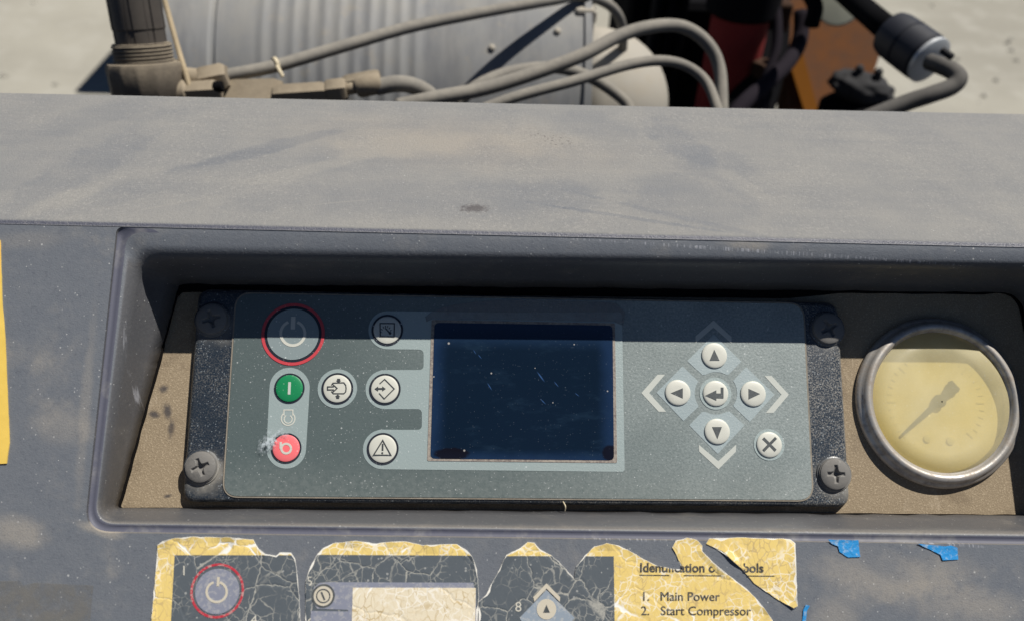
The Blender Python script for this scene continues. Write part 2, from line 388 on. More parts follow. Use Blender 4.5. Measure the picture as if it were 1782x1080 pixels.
sx = n.t.nodes.new('ShaderNodeSeparateXYZ'); n.t.links.new(n.P, sx.inputs[0])
for q, k in ((pblob(786, 789, 34, 0, 0, 12, 0), 1), (pblob(1062, 788, 16, 0, 0, 16, 0), 1)):
    c = n.mix(n.mul(n.blob(*q, soft=.75, nz=n.noise(300, 3, .6), amp=.5), .85), c, (.006, .004, .006))
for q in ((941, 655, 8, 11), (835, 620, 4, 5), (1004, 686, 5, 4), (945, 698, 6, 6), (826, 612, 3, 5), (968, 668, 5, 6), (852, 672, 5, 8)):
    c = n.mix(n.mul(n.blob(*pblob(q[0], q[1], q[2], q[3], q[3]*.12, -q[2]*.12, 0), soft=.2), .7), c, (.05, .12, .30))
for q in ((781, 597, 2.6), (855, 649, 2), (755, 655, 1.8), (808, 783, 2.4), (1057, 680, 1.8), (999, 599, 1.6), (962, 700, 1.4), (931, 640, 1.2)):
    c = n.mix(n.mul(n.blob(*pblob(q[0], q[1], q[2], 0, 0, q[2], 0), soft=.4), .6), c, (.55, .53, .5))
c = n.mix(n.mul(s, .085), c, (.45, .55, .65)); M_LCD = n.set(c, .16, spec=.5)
n = N('display border dust'); g = n.noise(900, 3, .7); a = n.noise(90, 4, .6)
c = n.mix(n.ss(n.add(g, n.mul(a, .5)), .45, 1.0), (.13, .105, .105), (.36, .32, .27)); M_LCDF = n.set(c, .8)
n = N('chalky scuff'); g = n.noise(420, 5, .75); al = n.ss(g, .42, .60)
sp = n.blob(*pblob(474, 765, 32, -26, 12, 16, 0), soft=.15, nz=n.noise(330, 4, .7), amp=1.5)
n.lk(n.mul(n.mul(al, sp), .9), n.b.inputs['Alpha']); M_SCUFF = n.set((.50, .56, .60), .8)
n = N('wiped film'); n.lk(n.ss(n.noise(150, 3, .6), .2, .8, .35, .6), n.b.inputs['Alpha']); M_WIPE = n.set((.26, .26, .265), .7)

M_SCREW = simple('screw steel', (.19, .19, .185), .42, .6, .5, (.13, .115, .10), 220, bump=.2)
n = N('gauge steel'); a = n.noise(220, 4, .65); g = n.noise(1200, 2, .7)
c = n.mix(n.ss(a, .4, .7), (.46, .44, .41), (.31, .27, .23)); c = n.mix(n.mul(n.ss(g, .55, .75), .4), c, (.45, .42, .38))
n.bump(g, .1, .0004); M_STEEL = n.set(c, n.ss(a, .3, .7, .40, .6), n.ss(a, .4, .75, .55, .2))
n = N('gauge dial'); M_DIAL = n.set(n.mix(n.noise(40, 3, .5), (.72, .62, .32), (.78, .68, .38)), .8)
n = N('gauge needle'); M_NEED = n.set((.015, .018, .012), .7)
n = N('gauge scale print'); M_TICK = n.set((.63, .55, .28), .8)
n = N('yellowed gauge glass')     # aged, hazy pane: part haze, part clear
a = n.noise(60, 4, .6); g = n.noise(1100, 2, .7); n2 = n.noise(30, 3, .5)
col = n.mix(a, (.63, .56, .33), (.69, .62, .39)); col = n.mix(n.mul(n.ss(n2, .4, .7), .35), col, (.72, .68, .50))
col = n.mix(n.mul(n.mx(n.dots(700, .34, .07, 2), n.dots(1300, .36, .05, 6)), .55), col, (.7, .66, .5))
n.set(col, .30, spec=.5); tr = n.t.nodes.new('ShaderNodeBsdfTransparent'); tr.inputs[0].default_value = (.97, .93, .72, 1)
mxs = n.t.nodes.new('ShaderNodeMixShader'); n.lk(n.ss(n.add(n2, n.mul(g, .15)), .3, .8, .40, .56), mxs.inputs[0])
n.t.links.new(tr.outputs[0], mxs.inputs[1]); n.t.links.new(n.b.outputs[0], mxs.inputs[2]); n.t.links.new(mxs.outputs[0], n.out.inputs[0]); M_GLASS = n.m

def sticker_mat(name, navy=False, cream=False):
    n = N(name); wv = n.noise(110, 3, .6, color=True)
    wp = n.vmath('ADD', n.P, n.vmath('SCALE', n.vmath('SUBTRACT', wv, (.5, .5, .5)), None) if False else n.mapping(n.vmath('SUBTRACT', wv, (.5, .5, .5)), (.006, .006, 0)))
    d1, _ = n.vor(62, wp, 'DISTANCE_TO_EDGE'); d2, _ = n.vor(170, wp, 'DISTANCE_TO_EDGE'); d4, _ = n.vor(300, wp, 'DISTANCE_TO_EDGE'); d3, _ = n.vor(420, n.mapping(wp, (1, .6, 1)), 'DISTANCE_TO_EDGE')
    msk = n.noise(45, 3, .6); g = n.noise(900, 3, .7)
    if navy:
        c1 = n.mul(n.ss(d1, .013, .005), n.ss(msk, .34, .5)); c2 = n.mul(n.ss(d2, .035, .015), n.ss(msk, .46, .62))
        ck = n.mx(n.mul(c1, .6), n.mx(n.mul(c2, .42), n.mul(n.mul(n.ss(d4, .05, .015), n.ss(n.noise(60, 3, .6), .5, .62)), .4))); ck = n.mul(ck, n.ss(g, .3, .6, .45, 1))
        base = n.mix(g, (.078, .094, .110), (.102, .118, .134)); c = n.mix(ck, base, (.56, .54, .47))
        c = n.mix(n.mul(n.dots(800, .35, .08, 2), .5), c, (.5, .5, .48))
    else:
        wd = n.ss(msk, .48, .78, -.02, .04)
        c1 = n.mul(n.ss(n.sub(d1, wd), .026, .006), n.ss(n.noise(130, 3, .6), .3, .45)); c2 = n.mul(n.ss(d2, .06, .02), n.ss(msk, .55, .68))
        y = n.mix(msk, (.70, .51, .15), (.78, .61, .23)); 
        if cream: y = n.mix(msk, (.68, .60, .44), (.76, .69, .54)); 
        y = n.mix(n.mul(n.ss(d3, .07, .02), n.ss(n.noise(80, 3, .6), .42, .6, .15, .8)), y, (.46, .34, .16))
        y = n.mix(n.mul(n.ss(g, .5, .75), .35), y, (.62, .47, .28))
        c2 = n.mx(c2, n.mul(n.mul(n.ss(d4, .08, .02), n.ss(n.noise(70, 3, .6), .44, .56)), .75)); c = n.mix(n.mx(c1, n.mul(c2, .8)), y, (.86, .84, .78))
    n.bump(n.add(n.ss(d1, 0, .05), n.mul(g, .2)), .25, .0004)
    return n.set(c, .6, spec=.35)
M_SY = sticker_mat('cracked yellow vinyl'); M_SN = sticker_mat('cracked navy vinyl', True); M_SC = sticker_mat('cracked cream vinyl', cream=True)
M_SW = simple('sticker backing', (.84, .82, .76), .7, dust=.15, sc1=150, bump=.1)
def worn(name, col, k=.5):
    n = N(name); g = n.noise(500, 4, .75)
    return n.set(n.mix(n.mul(n.ss(g, .48, .62), k), col, (.55, .53, .48)), .6)
M_SR = worn('worn red print', (.46, .03, .05), .5); M_SG = worn('worn grey violet print', (.22, .235, .30), .3); M_SCR = worn('worn cream print', (.55, .50, .40), .4)
M_ST = worn('worn black print', (.05, .045, .04), .25); M_SB = worn('sticker pale blue print', (.25, .30, .36), .4)
n = N('blue film'); n.bump(n.noise(260, 4, .7), .5, .001); M_BLUE = n.set(n.mix(n.ss(n.noise(420, 4, .75), .52, .66, 0, .6), n.mix(n.noise(150, 3, .6), (.015, .22, .54), (.03, .28, .63)), (.42, .50, .56)), .7, spec=.3)
M_YEL = simple('yellow vinyl stripe', (.78, .54, .10), .5, dust=.1, sc1=120, bump=.05)
n = N('glue residue'); d = n.noise(120, 4, .7); n.lk(n.ss(d, .35, .65, .12, .5), n.b.inputs['Alpha']); M_GLUE = n.set((.20, .19, .17), .85)

M_GRD = N('pale packed ground'); n = M_GRD; a = n.noise(.9, 5, .6); b = n.noise(6, 5, .65); g = n.noise(45, 3, .6)
c = n.mix(n.ss(a, .35, .7), (.255, .245, .212), (.325, .313, .272)); c = n.mix(n.mul(n.ss(b, .45, .7), .5), c, (.365, .355, .32)); c = n.mix(n.mul(n.ss(g, .3, .2), .5), c, (.2, .19, .17))
n.bump(n.noise(14, 5, .65), .12, .02); M_GRD = n.set(c, .95, spec=.1)
n = N('blue grey canister paint'); xx = n.noise(9, 4, .6, v=n.mapping(n.P, (4, .5, .5))); b = n.noise(30, 4, .6)
up = n.ss(n.vmath('DOT_PRODUCT', n.normal(), (0, 0, 1)), .2, 1.0)
c = n.mix(n.ss(xx, .35, .65), (.19, .20, .215), (.25, .257, .265)); c = n.mix(n.mul(n.ss(b, .35, .65, .4, 1.0), n.add(.15, n.mul(up, .6))), c, (.30, .29, .265)); n.bump(b, .1, .002)
st = n.noise(14, 5, .7, v=n.mapping(n.P, (1, .25, .25))); c = n.mix(n.mul(n.ss(st, .52, .68), .4), c, (.12, .125, .14)); c = n.mix(n.mul(n.ss(n.noise(55, 5, .7), .56, .7), .5), c, (.30, .275, .235)); M_CAN = n.set(c, .65, spec=.3)
M_CAP = simple('dusty cream cap', (.34, .33, .30), .7, dust=.5, sc1=14, bump=.1)
M_HOSE = simple('dusty rubber hose', (.13, .125, .115), .7, dust=.8, dustc=(.27, .25, .215), sc1=30, up=True, bump=.3)
M_PIPE = simple('black pipe', (.052, .045, .040), .6, dust=.35, dustc=(.20, .17, .13), sc1=25, up=True)
M_DUSTF = simple('fitting under dust', (.20, .165, .12), .8, dust=.9, dustc=(.31, .26, .19), sc1=40, up=True, bump=.3)
M_NUT = simple('dusty black nut', (.06, .05, .042), .7, dust=.95, dustc=(.29, .245, .18), sc1=40, up=True, bump=.3)
M_CORD = simple('tan cord', (.36, .29, .19), .9, bump=.4)
M_TIE = simple('cream nylon', (.55, .48, .34), .5)
M_BLK = simple('shade black metal', (.005, .005, .006), .9, dust=.12, dustc=(.007, .007, .008), sc1=12, spec=.04)  # engine bay shade put into the base colour, nearly black
M_BLK2 = simple('dark grey casting', (.007, .007, .009), .9, dust=.2, dustc=(.012, .012, .012), sc1=12, spec=.05)  # casting darkened likewise, bay shade in the colour
M_DRED = simple('dark red paint', (.26, .035, .032), .9, dust=.3, dustc=(.14, .035, .035), sc1=10, spec=.1)
M_ORG = simple('dull orange sheet', (.22, .075, .014), .8, dust=.75, dustc=(.075, .054, .044), sc1=7, spec=.1)
M_ORG2 = simple('orange edge', (.17, .062, .006), .8, sc1=12, spec=.1)
M_VIO = simple('grey violet rubber', (.016, .013, .018), .9, sc1=12, spec=.1)
M_COAL = simple('sooty black casting', (.018, .018, .020), .9, dust=.25, dustc=(.04, .04, .042), sc1=30, bump=.8, bs=60)
M_RUBH = simple('dusty black tube', (.035, .034, .034), .6, dust=.55, dustc=(.17, .16, .145), sc1=25, up=True)
M_RUB = simple('black rubber', (.018, .020, .028), .55, sc1=20)
M_ZINC = simple('zinc plate', (.50, .53, .56), .4, .5, dust=.2, sc1=30)
M_WGRY = simple('pale dirty disc', (.42, .42, .33), .7, sc1=20)
M_DSTEEL = simple('dark body steel', (.035, .037, .042), .6, sc1=5)

# ------------------------------------------------------------------ ground and the machine body behind
gs = 60
o = obj('ground', ([(-gs, -gs, 0), (gs, -gs, 0), (gs, gs, 0), (-gs, gs, 0)], [(0, 1, 2, 3)]), M_GRD, frame='world'); o['kind'] = 'structure'
o = obj('bounce_cut_sheet', ([(-12, -20, .004), (12, -20, .004), (12, 1.3, .004), (-12, 1.3, .004)], [(0, 1, 2, 3)]), simple('added dark ground', (.04, .04, .042), .9, sc1=8, bump=.5, bs=60), frame='world'); o['kind'] = 'structure'  # unseen dark sheet, added to cut ground bounce into the recess

rk = random.Random(3); gv, gf = [], []       # loose stones on the ground beyond the machine
for _ in range(220):
    sd = rk.choice((-1, 1)); x = sd*rk.uniform(1.2, 4.6); y = rk.uniform(2.0, 6.5); q = rk.uniform(.006, .022)*(2 if rk.random() < .06 else 1); k = len(gv)
    for dx, dy, dz in ((1, 0, .1), (.2, 1, .15), (-1, .1, .1), (-.1, -1, .1), (.05, .05, .8)): gv.append((x+dx*q*rk.uniform(.7, 1.3), y+dy*q*rk.uniform(.7, 1.3), dz*q))
    gf += [(k, k+1, k+4), (k+1, k+2, k+4), (k+2, k+3, k+4), (k+3, k, k+4)]
o = obj('gravel', (gv, gf), simple('grey stones', (.25, .24, .21), .9, sc1=2, bump=.1), frame='world'); o['kind'] = 'stuff'

# ------------------------------------------------------------------ console housing
H = thing('console_housing', 'dusty dark blue grey moulded console with a deep recess around the control panel', 'console', (0, 0, 0))
ND = 56
def ringpts(c4, z4, rad):                    # TL TR BR BL pixels, z of left top right bottom edges, corner radii px
    zl, zt, zr, zb = z4; out = []
    edges = [('t', 0, 1, zt), ('r', 1, 2, zr), ('b', 2, 3, zb), ('l', 3, 0, zl)]
    C4 = [Vector((*p, 0)) for p in c4]
    for k, (nm, i, j, z) in enumerate(edges):
        a, b = C4[i], C4[j]; ln = (b-a).length; ra, rb = rad[i], rad[j]; pz = edges[k-1][3]
        # corner arc at i: between the previous edge and this one
        p = C4[i-1]; d0 = (a-p).normalized(); d1 = (b-a).normalized()
        s, e = a-d0*ra, a+d1*ra
        for q in range(8):
            t = q/8; pt = s*(1-t)**2+a*2*t*(1-t)+e*t*t; tt = t*t*(3-2*t); out.append((pt.x, pt.y, pz+(z-pz)*tt, nm, t))
        for q in range(ND):
            t = q/ND; pt = e.lerp(b-d1*rb, t); out.append((pt.x, pt.y, z, nm, t))
    return out
f = ZF
RINGS = [
 ([(203, 395), (1900, 433), (1975, 950), (146, 926)], (f, f, f, f), (12, 14, 46, 46)),
 ([(205.5, 396), (1898, 434), (1973, 948), (148.5, 923.5)], (f-.0017, f-.0001, f-.0016, f-.0014), (16, 24, 45, 45)),
 ([(216, 399), (1889, 437), (1963, 938), (159, 914)], (f-.0020, f-.0001, f-.0019, f-.0017), (24, 36, 40, 40)),
 ([(221, 404), (1886, 441), (1959, 935), (164, 911)], (f-.0012, f-.0003, f-.0011, f-.0010), (28, 50, 38, 38)),
 ([(229, 424), (1884, 456), (1953, 929), (169, 907)], (f-.0026, f-.0009, f-.0030, f-.0022), (32, 64, 34, 34)),
 ([(238, 443), (1878, 465), (1942, 923), (174, 903)], (f-.0050, f-.0026, f-.0065, f-.0055), (40, 85, 30, 30)),
 ([(247, 453), (1868, 472), (1928, 918), (180, 899)], (f-.0085, f-.0064, f-.010, f-.0105), (42, 100, 26, 26)),
 ([(262, 464), (1848, 481), (1905, 911), (187, 894)], (f-.0155, f-.0145, f-.016, f-.018), (34, 95, 22, 22)),
 ([(288, 479), (1812, 494), (1872, 904), (196, 889)], (f-.024, f-.0235, f-.024, f-.025), (22, 70, 14, 14)),
 ([(312, 494), (1776, 509), (1846, 897), (205, 883)], (-.0020, -.0020, -.0020, -.0020), (8, 36, 6, 6)),
]
ring = []
for ri, (c4, z4, rad) in enumerate(RINGS):
    pts = ringpts(c4, z4, rad)
    if ri == len(RINGS)-1:
        q = []
        for i, (x, y, z, nm, t) in enumerate(pts):
            jx = mnoise.noise(Vector((x*.05, y*.05, 3)))*1.0+mnoise.noise(Vector((x*.21, y*.21, 1)))*.9
            amp = {'t': 1.6, 'b': 2.6, 'l': 1.3, 'r': 1.3}[nm]
            q.append((x+(jx*amp if nm in 'lr' else 0), y+(jx*amp if nm in 'tb' else 0), z, nm, t))
        pts = q
    ring.append([at(x, y, z) for x, y, z, *_ in pts])
back = [p+Vector((0, 0, 0)) for p in ring[-1]]
nr = len(ring[0]); V = [p for r in ring for p in r]; F = []
cen = Vector((at(1050, 690, 0).x, at(1050, 690, 0).y, 0))
inner2 = [p+(p-cen).normalized()*.0022+Vector((0, 0, -.0008)) for p in ring[-1]]   # thickness of the cut edge
V += inner2
for j in range(len(ring)):
    for i in range(nr):
        k = (i+1) % nr; F.append((j*nr+i, (j+1)*nr+i, (j+1)*nr+k, j*nr+k))
surround = obj('recess_surround', (V, F), [M_PL, M_RIDGE], H, smooth=True)
for p in surround.data.polygons:      # the moulded ridge round the recess is bare smooth plastic
    jr, ii = divmod(p.index, nr)
    if jr in (1, 2) and not (1.25*(8+ND) > ii and ii > 8): p.material_index = 1
gpts = []
for (x, y, z, nm, t), (x0, y0, *_r) in zip(pts, ringpts(*RINGS[-1])):
    q = mnoise.noise(Vector((x*.03, y*.03, 8)))
    dx = {'l': 3.2+2.2*q, 'r': -3}.get(nm, 0); dy = {'t': (13 if x < 1380 else max(3, 13-(x-1380)*.12))+1.5*q, 'b': -1.5+1.5*q}.get(nm, 0)
    if nm == 'l' and y < 600: dx *= .4
    gpts.append((x0+dx, y0+dy))
n = N('gap shade black'); M_GAPSHADE = n.set((.006, .005, .005), .95, spec=.1)
gin = [at(x, y, -.0036) for x, y in gpts]; gout = [p+(p-cen).normalized()*.006+Vector((0, 0, -.0036-p.z)) for p in ring[-1]]
obj('gap_shade_strip', (gin+gout+[p-Vector((0, 0, .0016)) for p in gin], [(i, (i+1) % nr, nr+(i+1) % nr, nr+i) for i in range(nr)]+[(i, 2*nr+i, 2*nr+(i+1) % nr, (i+1) % nr) for i in range(nr)]), M_GAPSHADE, H)  # added black strip standing in for the shaded gap inside the rim
XL, XR, YB = -.50, .52, at(891, 1080, ZF).y-.09
yl = lambda x: Y0      # straight upper edge
c0 = at(0, 387.5, ZF); c1 = at(1782, 428.5, ZF); sl_ = (c1.y-c0.y)/(c1.x-c0.x)
def ytop(x): return c0.y+sl_*(x-c0.x)
nx = 40
outer = [Vector((XL+(XR-XL)*i/nx, ytop(XL+(XR-XL)*i/nx), ZF)) for i in range(nx+1)]
outer += [Vector((XR, YB, ZF)), Vector((XL, YB, ZF))]
V, F = slab(outer, .004, holes=[ring[0]])
obj('front_panel', (V, F), M_PL, H)
# ledge: rounded front edge, flat top, rolled back edge
bk = lambda x: None
RL = .0038; aL = math.acos(LN.z); LP2 = LP+Vector((0, RL*math.sin(aL), RL*(math.cos(aL)-1)))
bl = onplane(0, 160.5, LP2, LN); br = onplane(1782, 197, LP2, LN)
def tback(x):
    y = bl.y+(br.y-bl.y)*(x-bl.x)/(br.x-bl.x); return (y-Y0)/ST
NX = 150; prof_n = 0; V, F = [], []
for i in range(NX+1):
    x = XL+(XR-XL)*i/NX; y0 = ytop(x); tb = tback(x)-(y0-Y0)/ST; base = Vector((x, y0, ZF)); rr = .0038+.0003*mnoise.noise(Vector((x*40, 0, 0)))
    row = [base+Vector((0, -.0006, .0002))]
    ang = math.acos(LN.z)                      # angle between panel normal and ledge normal
    cc = base+Vector((0, 0, -rr*.0))-Vector((0, 0, rr))
    for k in range(0, 7):
        a = ang*k/6; row.append(cc+Vector((0, math.sin(a), math.cos(a)))*rr)
    st = row[-1]
    for k in range(1, 25):
        tb = (bl.y+(br.y-bl.y)*(x-bl.x)/(br.x-bl.x)-st.y)/ST-.0022
        t = tb*k/24; sag = -.0006*math.sin(math.pi*k/24)
        row.append(st+LD*t+LN*sag)
    e = row[-1]
    for k in range(1, 6):
        a = math.pi/2*k/5; row.append(e+LD*(.003*math.sin(a))-LN*(.003*(1-math.cos(a))))
    row.append(row[-1]-LN*.09)
    prof_n = len(row); V += row
for i in range(NX):
    for k in range(prof_n-1):
        a = i*prof_n+k; F.append((a, a+prof_n, a+prof_n+1, a+1))
obj('top_ledge', (V, F), M_LG, H, smooth=True)
# side and lower skins so that the console has a body
d = .10
V = [Vector((XL, YB, ZF-.004)), Vector((XR, YB, ZF-.004)), Vector((XR, YB-.02, ZF-.16)), Vector((XL, YB-.02, ZF-.16))]
obj('lower_skirt', (V, [(0, 3, 2, 1)]), M_PL, H)

# ------------------------------------------------------------------ plate in the recess
gh = [Vector((at(1640, 698, -.001).x+.0385*math.cos(2*math.pi*i/48), at(1640, 698, -.001).y+.0385*math.sin(2*math.pi*i/48), ZP)) for i in range(48)]
pl = [at(120, 430, ZP), at(1960, 470, ZP), at(2010, 960, ZP), at(90, 950, ZP)]
tag(obj('backing_plate', slab(pl[::-1], .002, holes=[gh]), M_PLATE), 'brown dust covered metal plate at the bottom of the recess behind the controller', 'plate')

# ------------------------------------------------------------------ controller
K = thing('control_panel', 'black rectangular controller with dark screen, coloured buttons and four cross screws', 'control panel', at(891, 690, ZP))
def rrect(c4, rad, n=7):
    C4 = [Vector((*p, 0)) for p in c4]; out = []
    for i in range(4):
        p, a, b = C4[i-1], C4[i], C4[(i+1) % 4]; s = a+(p-a).normalized()*rad; e = a+(b-a).normalized()*rad
        out += [((s*(1-t)**2+a*2*t*(1-t)+e*t*t)[:2]) for t in [k/n for k in range(n+1)]]
    return out
hc = [(346, 503), (1457, 527), (1478, 881), (318, 872)]
loops = []
cenh = at(900, 690, 0)
for ins, z in ((0, ZP), (0, -.0026), (.0003, -.0016), (.0010, -.0009), (.0020, -.0006)):
    lp = L(rrect(hc, 24), z)
    q = []
    for i, p in enumerate(lp):
        a, b = lp[i-1], lp[(i+1) % len(lp)]; t = (b-a).normalized(); q.append(Vector((*(p+Vector((t.y, -t.x, 0))*ins)[:2], z)))
    loops.append(q)
# clockwise in photo pixels = clockwise on the panel
m = len(loops[0]); V = [p for l in loops for p in l]; F = []
chk = (loops[0][1]-loops[0][0])
for j in range(len(loops)-1):
    for i in range(m):
        k = (i+1) % m; F.append((j*m+i, (j+1)*m+i, (j+1)*m+k, j*m+k))
F.append(tuple((len(loops)-1)*m+i for i in range(m-1, -1, -1)))
bmh = bmesh.new(); vs = [bmh.verts.new(p) for p in V]; [bmh.faces.new([vs[i] for i in q]) for q in F]; bmesh.ops.recalc_face_normals(bmh, faces=bmh.faces[:])
if max(bmh.faces, key=lambda q: q.calc_area()).normal.z < 0: bmesh.ops.reverse_faces(bmh, faces=bmh.faces[:])
obj('housing', bmh, M_HOUS, K, auto=50)
fc = [(412, 511), (1397, 529), (1414, 869), (389, 862)]
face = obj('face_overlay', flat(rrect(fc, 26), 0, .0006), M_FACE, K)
n = N('dust seam'); M_SEAM = n.set(n.mix(n.noise(300, 3, .6), (.12, .11, .095), (.34, .30, .24)), .9)
obj('dust_seam', stroke(rrect(fc, 26), 5.5, -.0002, .0003, closed=True), M_SEAM, K)
Z1, Z2, Z3, Z4 = .00012, .00024, .00036, .00048
# steel grey comb and screen frame
def q_arc(cx, cy, r, a0, a1, k=8): return arc(cx, cy, r, r, a0, a1, k)
comb = []
comb += q_arc(674, 574, 33, 90, 270, 14)
comb += [(728, 607.5)]+q_arc(730, 615, 7, 80, 0, 4)+[(737, 636)]+q_arc(730, 636, 7, 0, -80, 4)
comb += [(700, 643)]+q_arc(670, 677, 34, 90, 270, 14)+[(724, 711)]+q_arc(727, 718, 7, 80, 0, 4)+[(734, 740)]+q_arc(727, 740, 7, 0, -80, 4)
comb += [(700, 747)]+q_arc(666, 781, 34.5, 90, 270, 14)+[(900, 818)]+q_arc(1082, 815, 5, -90, 0, 4)+[(1084, 640), (1082.5, 552)]+q_arc(1076, 549, 6, 0, 90, 4)+[(900, 544)]
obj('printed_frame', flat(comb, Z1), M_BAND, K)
wipe = [(740, 551), (750, 543), (770, 535), (790, 530), (830, 525), (868, 522), (950, 522), (1037, 525), (1072, 527), (1088, 543), (1086, 560), (1084, 566), (1068, 560), (900, 557), (752, 555), (742, 560)]
obj('wiped_patch', flat(wipe, Z2, .0001), M_WIPE, K)
scr = obj('screen', flat(rrect([(756, 561), (1066, 566), (1068.5, 800), (749, 797)], 9), Z3+.00005), M_LCD, K)
obj('screen_border', flat(rrect([(751, 556), (1070, 562), (1074, 804.5), (743.5, 801)], 3), Z2+.00006), M_LCDF, scr)
def btn(name, px, py, r_outer, r_rim, r_cap, m_outer, m_cap, dome=.00045, label=None, m_rim=None):
    c = at(px, py, Z3); k = mpp(c)
    prof = [(r_cap*k, -.0004), (r_cap*k, .0002), (r_cap*k*.965, dome*.6), (r_cap*k*.85, dome), (r_cap*k*.5, dome*1.15), (r_cap*k*.02, dome*1.2)]
    o = obj(name, lathe(c, (0, 0, 1), prof, 48), m_cap, K, smooth=True, label=label)
    if r_rim: obj('button_rim', disc(px, py, r_rim, Z3-.00002), m_rim or M_RIM, o)
    if r_outer: obj('button_halo', disc(px, py, r_outer, Z2-.00004), m_outer, o)
    return o, Z3+dome*1.2
# power
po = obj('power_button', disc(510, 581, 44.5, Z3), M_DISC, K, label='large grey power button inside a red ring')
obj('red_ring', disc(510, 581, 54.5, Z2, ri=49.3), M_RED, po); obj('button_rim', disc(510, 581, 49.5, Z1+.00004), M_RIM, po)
cs = [(510, 580)]
def ringarc(cx, cy, r, wpx, a0, a1, z, n=28): return stroke(arc(cx, cy, r, r, a0, a1, n), wpx, z)
obj('power_symbol', join(ringarc(509.5, 579.5, 21, 4.8, 112, 428, Z4), stroke([(510.5, 550.5), (509.5, 572.5)], 7.5, Z4+.00003)), M_SIGN, po)
# pill with start and stop
pill = q_arc(504, 675, 35, 0, 180, 16)[::-1]
pill = q_arc(504, 674, 35, 3, 177, 16)+q_arc(498, 780, 34.5, 183, 357, 16)
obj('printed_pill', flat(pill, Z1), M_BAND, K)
gb, z = btn('start_button', 503.5, 675, 0, 26.3, 23.3, None, M_GREEN, label='green start button marked with an upright bar')
obj('start_symbol', stroke([(504, 664), (503, 685.5)], 4.6, z+.0001), M_WHITE, gb)
rb, z = btn('stop_button', 498, 779, 0, 26.3, 23.3, None, M_REDB, label='salmon red stop button, scuffed at its upper left')
obj('stop_symbol', join(ringarc(498, 779.5, 8.4, 3.8, 0, 360, z+.0001), stroke([(488.5, 768), (488.5, 780)], 4, z+.00013)), M_SIGN, rb)
es = join(stroke([(494, 721), (494, 712.5), (509.5, 712.5), (509.5, 721)]+arc(501.3, 727.5, 11.8, 11.8, 40, -220, 22), 1.9, Z2, closed=True), ringarc(501.3, 728.5, 7, 1.8, 60, -240, Z2))
obj('engine_symbol', es, M_CREAM, K)
obj('scuff_mark', flat([(446, 792), (450, 765), (470, 744), (495, 738), (505, 748), (498, 770), (490, 790), (470, 795), (455, 797)], .0018, .00005), M_SCUFF, rb)
# cream keys
b1, z1 = btn('valve_button', 587, 675.5, 34, 27.5, 24, M_BAND, M_CREAM)
W = 1.9
def P5(pts): return [(420+x/3, 500+y/3) for x, y in pts]
obj('key_symbol', join(stroke(P5([(470, 508), (478, 497), (535, 495), (545, 508), (547, 525), (545, 542), (535, 552), (480, 552), (470, 540)]), W, z1+.0001),
    stroke(P5([(450, 516), (480, 516), (480, 506), (500, 524), (480, 542), (480, 532), (450, 532)]), W, z1+.00013, closed=True),
    flat(P5([(500, 474), (516, 474), (516, 484), (521, 484), (508, 497), (494, 484), (500, 484)]), z1+.0001), flat(P5([(495, 578), (511, 578), (511, 568), (516, 568), (503, 555), (489, 568), (495, 568)]), z1+.0001)), M_INK, b1)
b2, z2 = btn('gauge_button', 674, 574, 0, 27.3, 23.8, None, M_CREAM)
dots = [stroke([(674+13*.62*math.cos(a)-4+2, 581-13*.9*math.sin(a)), (674+15*.7*math.cos(a)-4+2, 581-15*1.0*math.sin(a))], 1.4, z2+.0001) for a in (.5, .9, 1.3, 1.7, 2.1, 2.5, 2.9)]
obj('key_symbol', join(stroke(P5([(724, 187), (799, 188), (797, 257), (725, 255)]), W, z2+.0001, closed=True), stroke(P5([(751, 212), (777, 239)]), 2.2, z2+.00012), disc(420+776/3, 500+238/3, 2.4, z2+.0001), *dots), M_INK, b2)
b3, z3 = btn('page_button', 669.8, 676.5, 0, 27.3, 23.8, None, M_CREAM)
obj('key_symbol', join(stroke(P5([(722, 501), (748, 477), (798, 527), (746, 579), (719, 550)]), W, z3+.0001), stroke(P5([(708, 527), (742, 527)]), 3.2, z3+.0001),
    flat(P5([(696, 527), (714, 514), (714, 540)]), z3+.00013), flat(P5([(754, 527), (736, 514), (736, 540)]), z3+.00013)), M_INK, b3)
b4, z4 = btn('alarm_button', 666, 780, 0, 27.5, 24, None, M_CREAM)
obj('key_symbol', join(stroke(P5([(738, 796), (780, 873), (690, 873)]), 2.2, z4+.0001, closed=True), stroke(P5([(738, 813), (737, 850)]), 3, z4+.0001), disc(420+736/3, 500+862/3, 1.7, z4+.0001)), M_INK, b4)
# direction pad
def P8(pts): return [(1100+x/3.6, 540+y/3.6) for x, y in pts]
def cutarc(a0, a1, n=10): return [(525+133*math.cos(math.radians(a0+(a1-a0)*i/n)), 517-133*math.sin(math.radians(a0+(a1-a0)*i/n))) for i in range(n+1)]
ds = [[(512, 148), (684, 318), (606, 398)]+cutarc(60, 120)+[(440, 402), (345, 315)],
      [(153, 513), (316, 347), (408, 436)]+cutarc(146, 214)+[(414, 602), (322, 690)],
      [(358, 717), (438, 634)]+cutarc(240, 300)+[(612, 632), (704, 717), (536, 896)],
      [(714, 352), (892, 525), (737, 695), (637, 600)]+cutarc(-34, 34)+[(632, 440)]]
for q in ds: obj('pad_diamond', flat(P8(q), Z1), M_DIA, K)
for q in ([(398, 160), (510, 62), (623, 165), (623, 205), (510, 105), (398, 203)], [(58, 515), (160, 400), (206, 400), (107, 515), (213, 632), (167, 632)],
          [(418, 838), (540, 942), (652, 838), (650, 882), (541, 992), (420, 880)], [(982, 525), (885, 639), (838, 639), (936, 525), (830, 408), (874, 408)]):
    obj('chevron', flat(P8(q), Z1), M_WHITE, K)
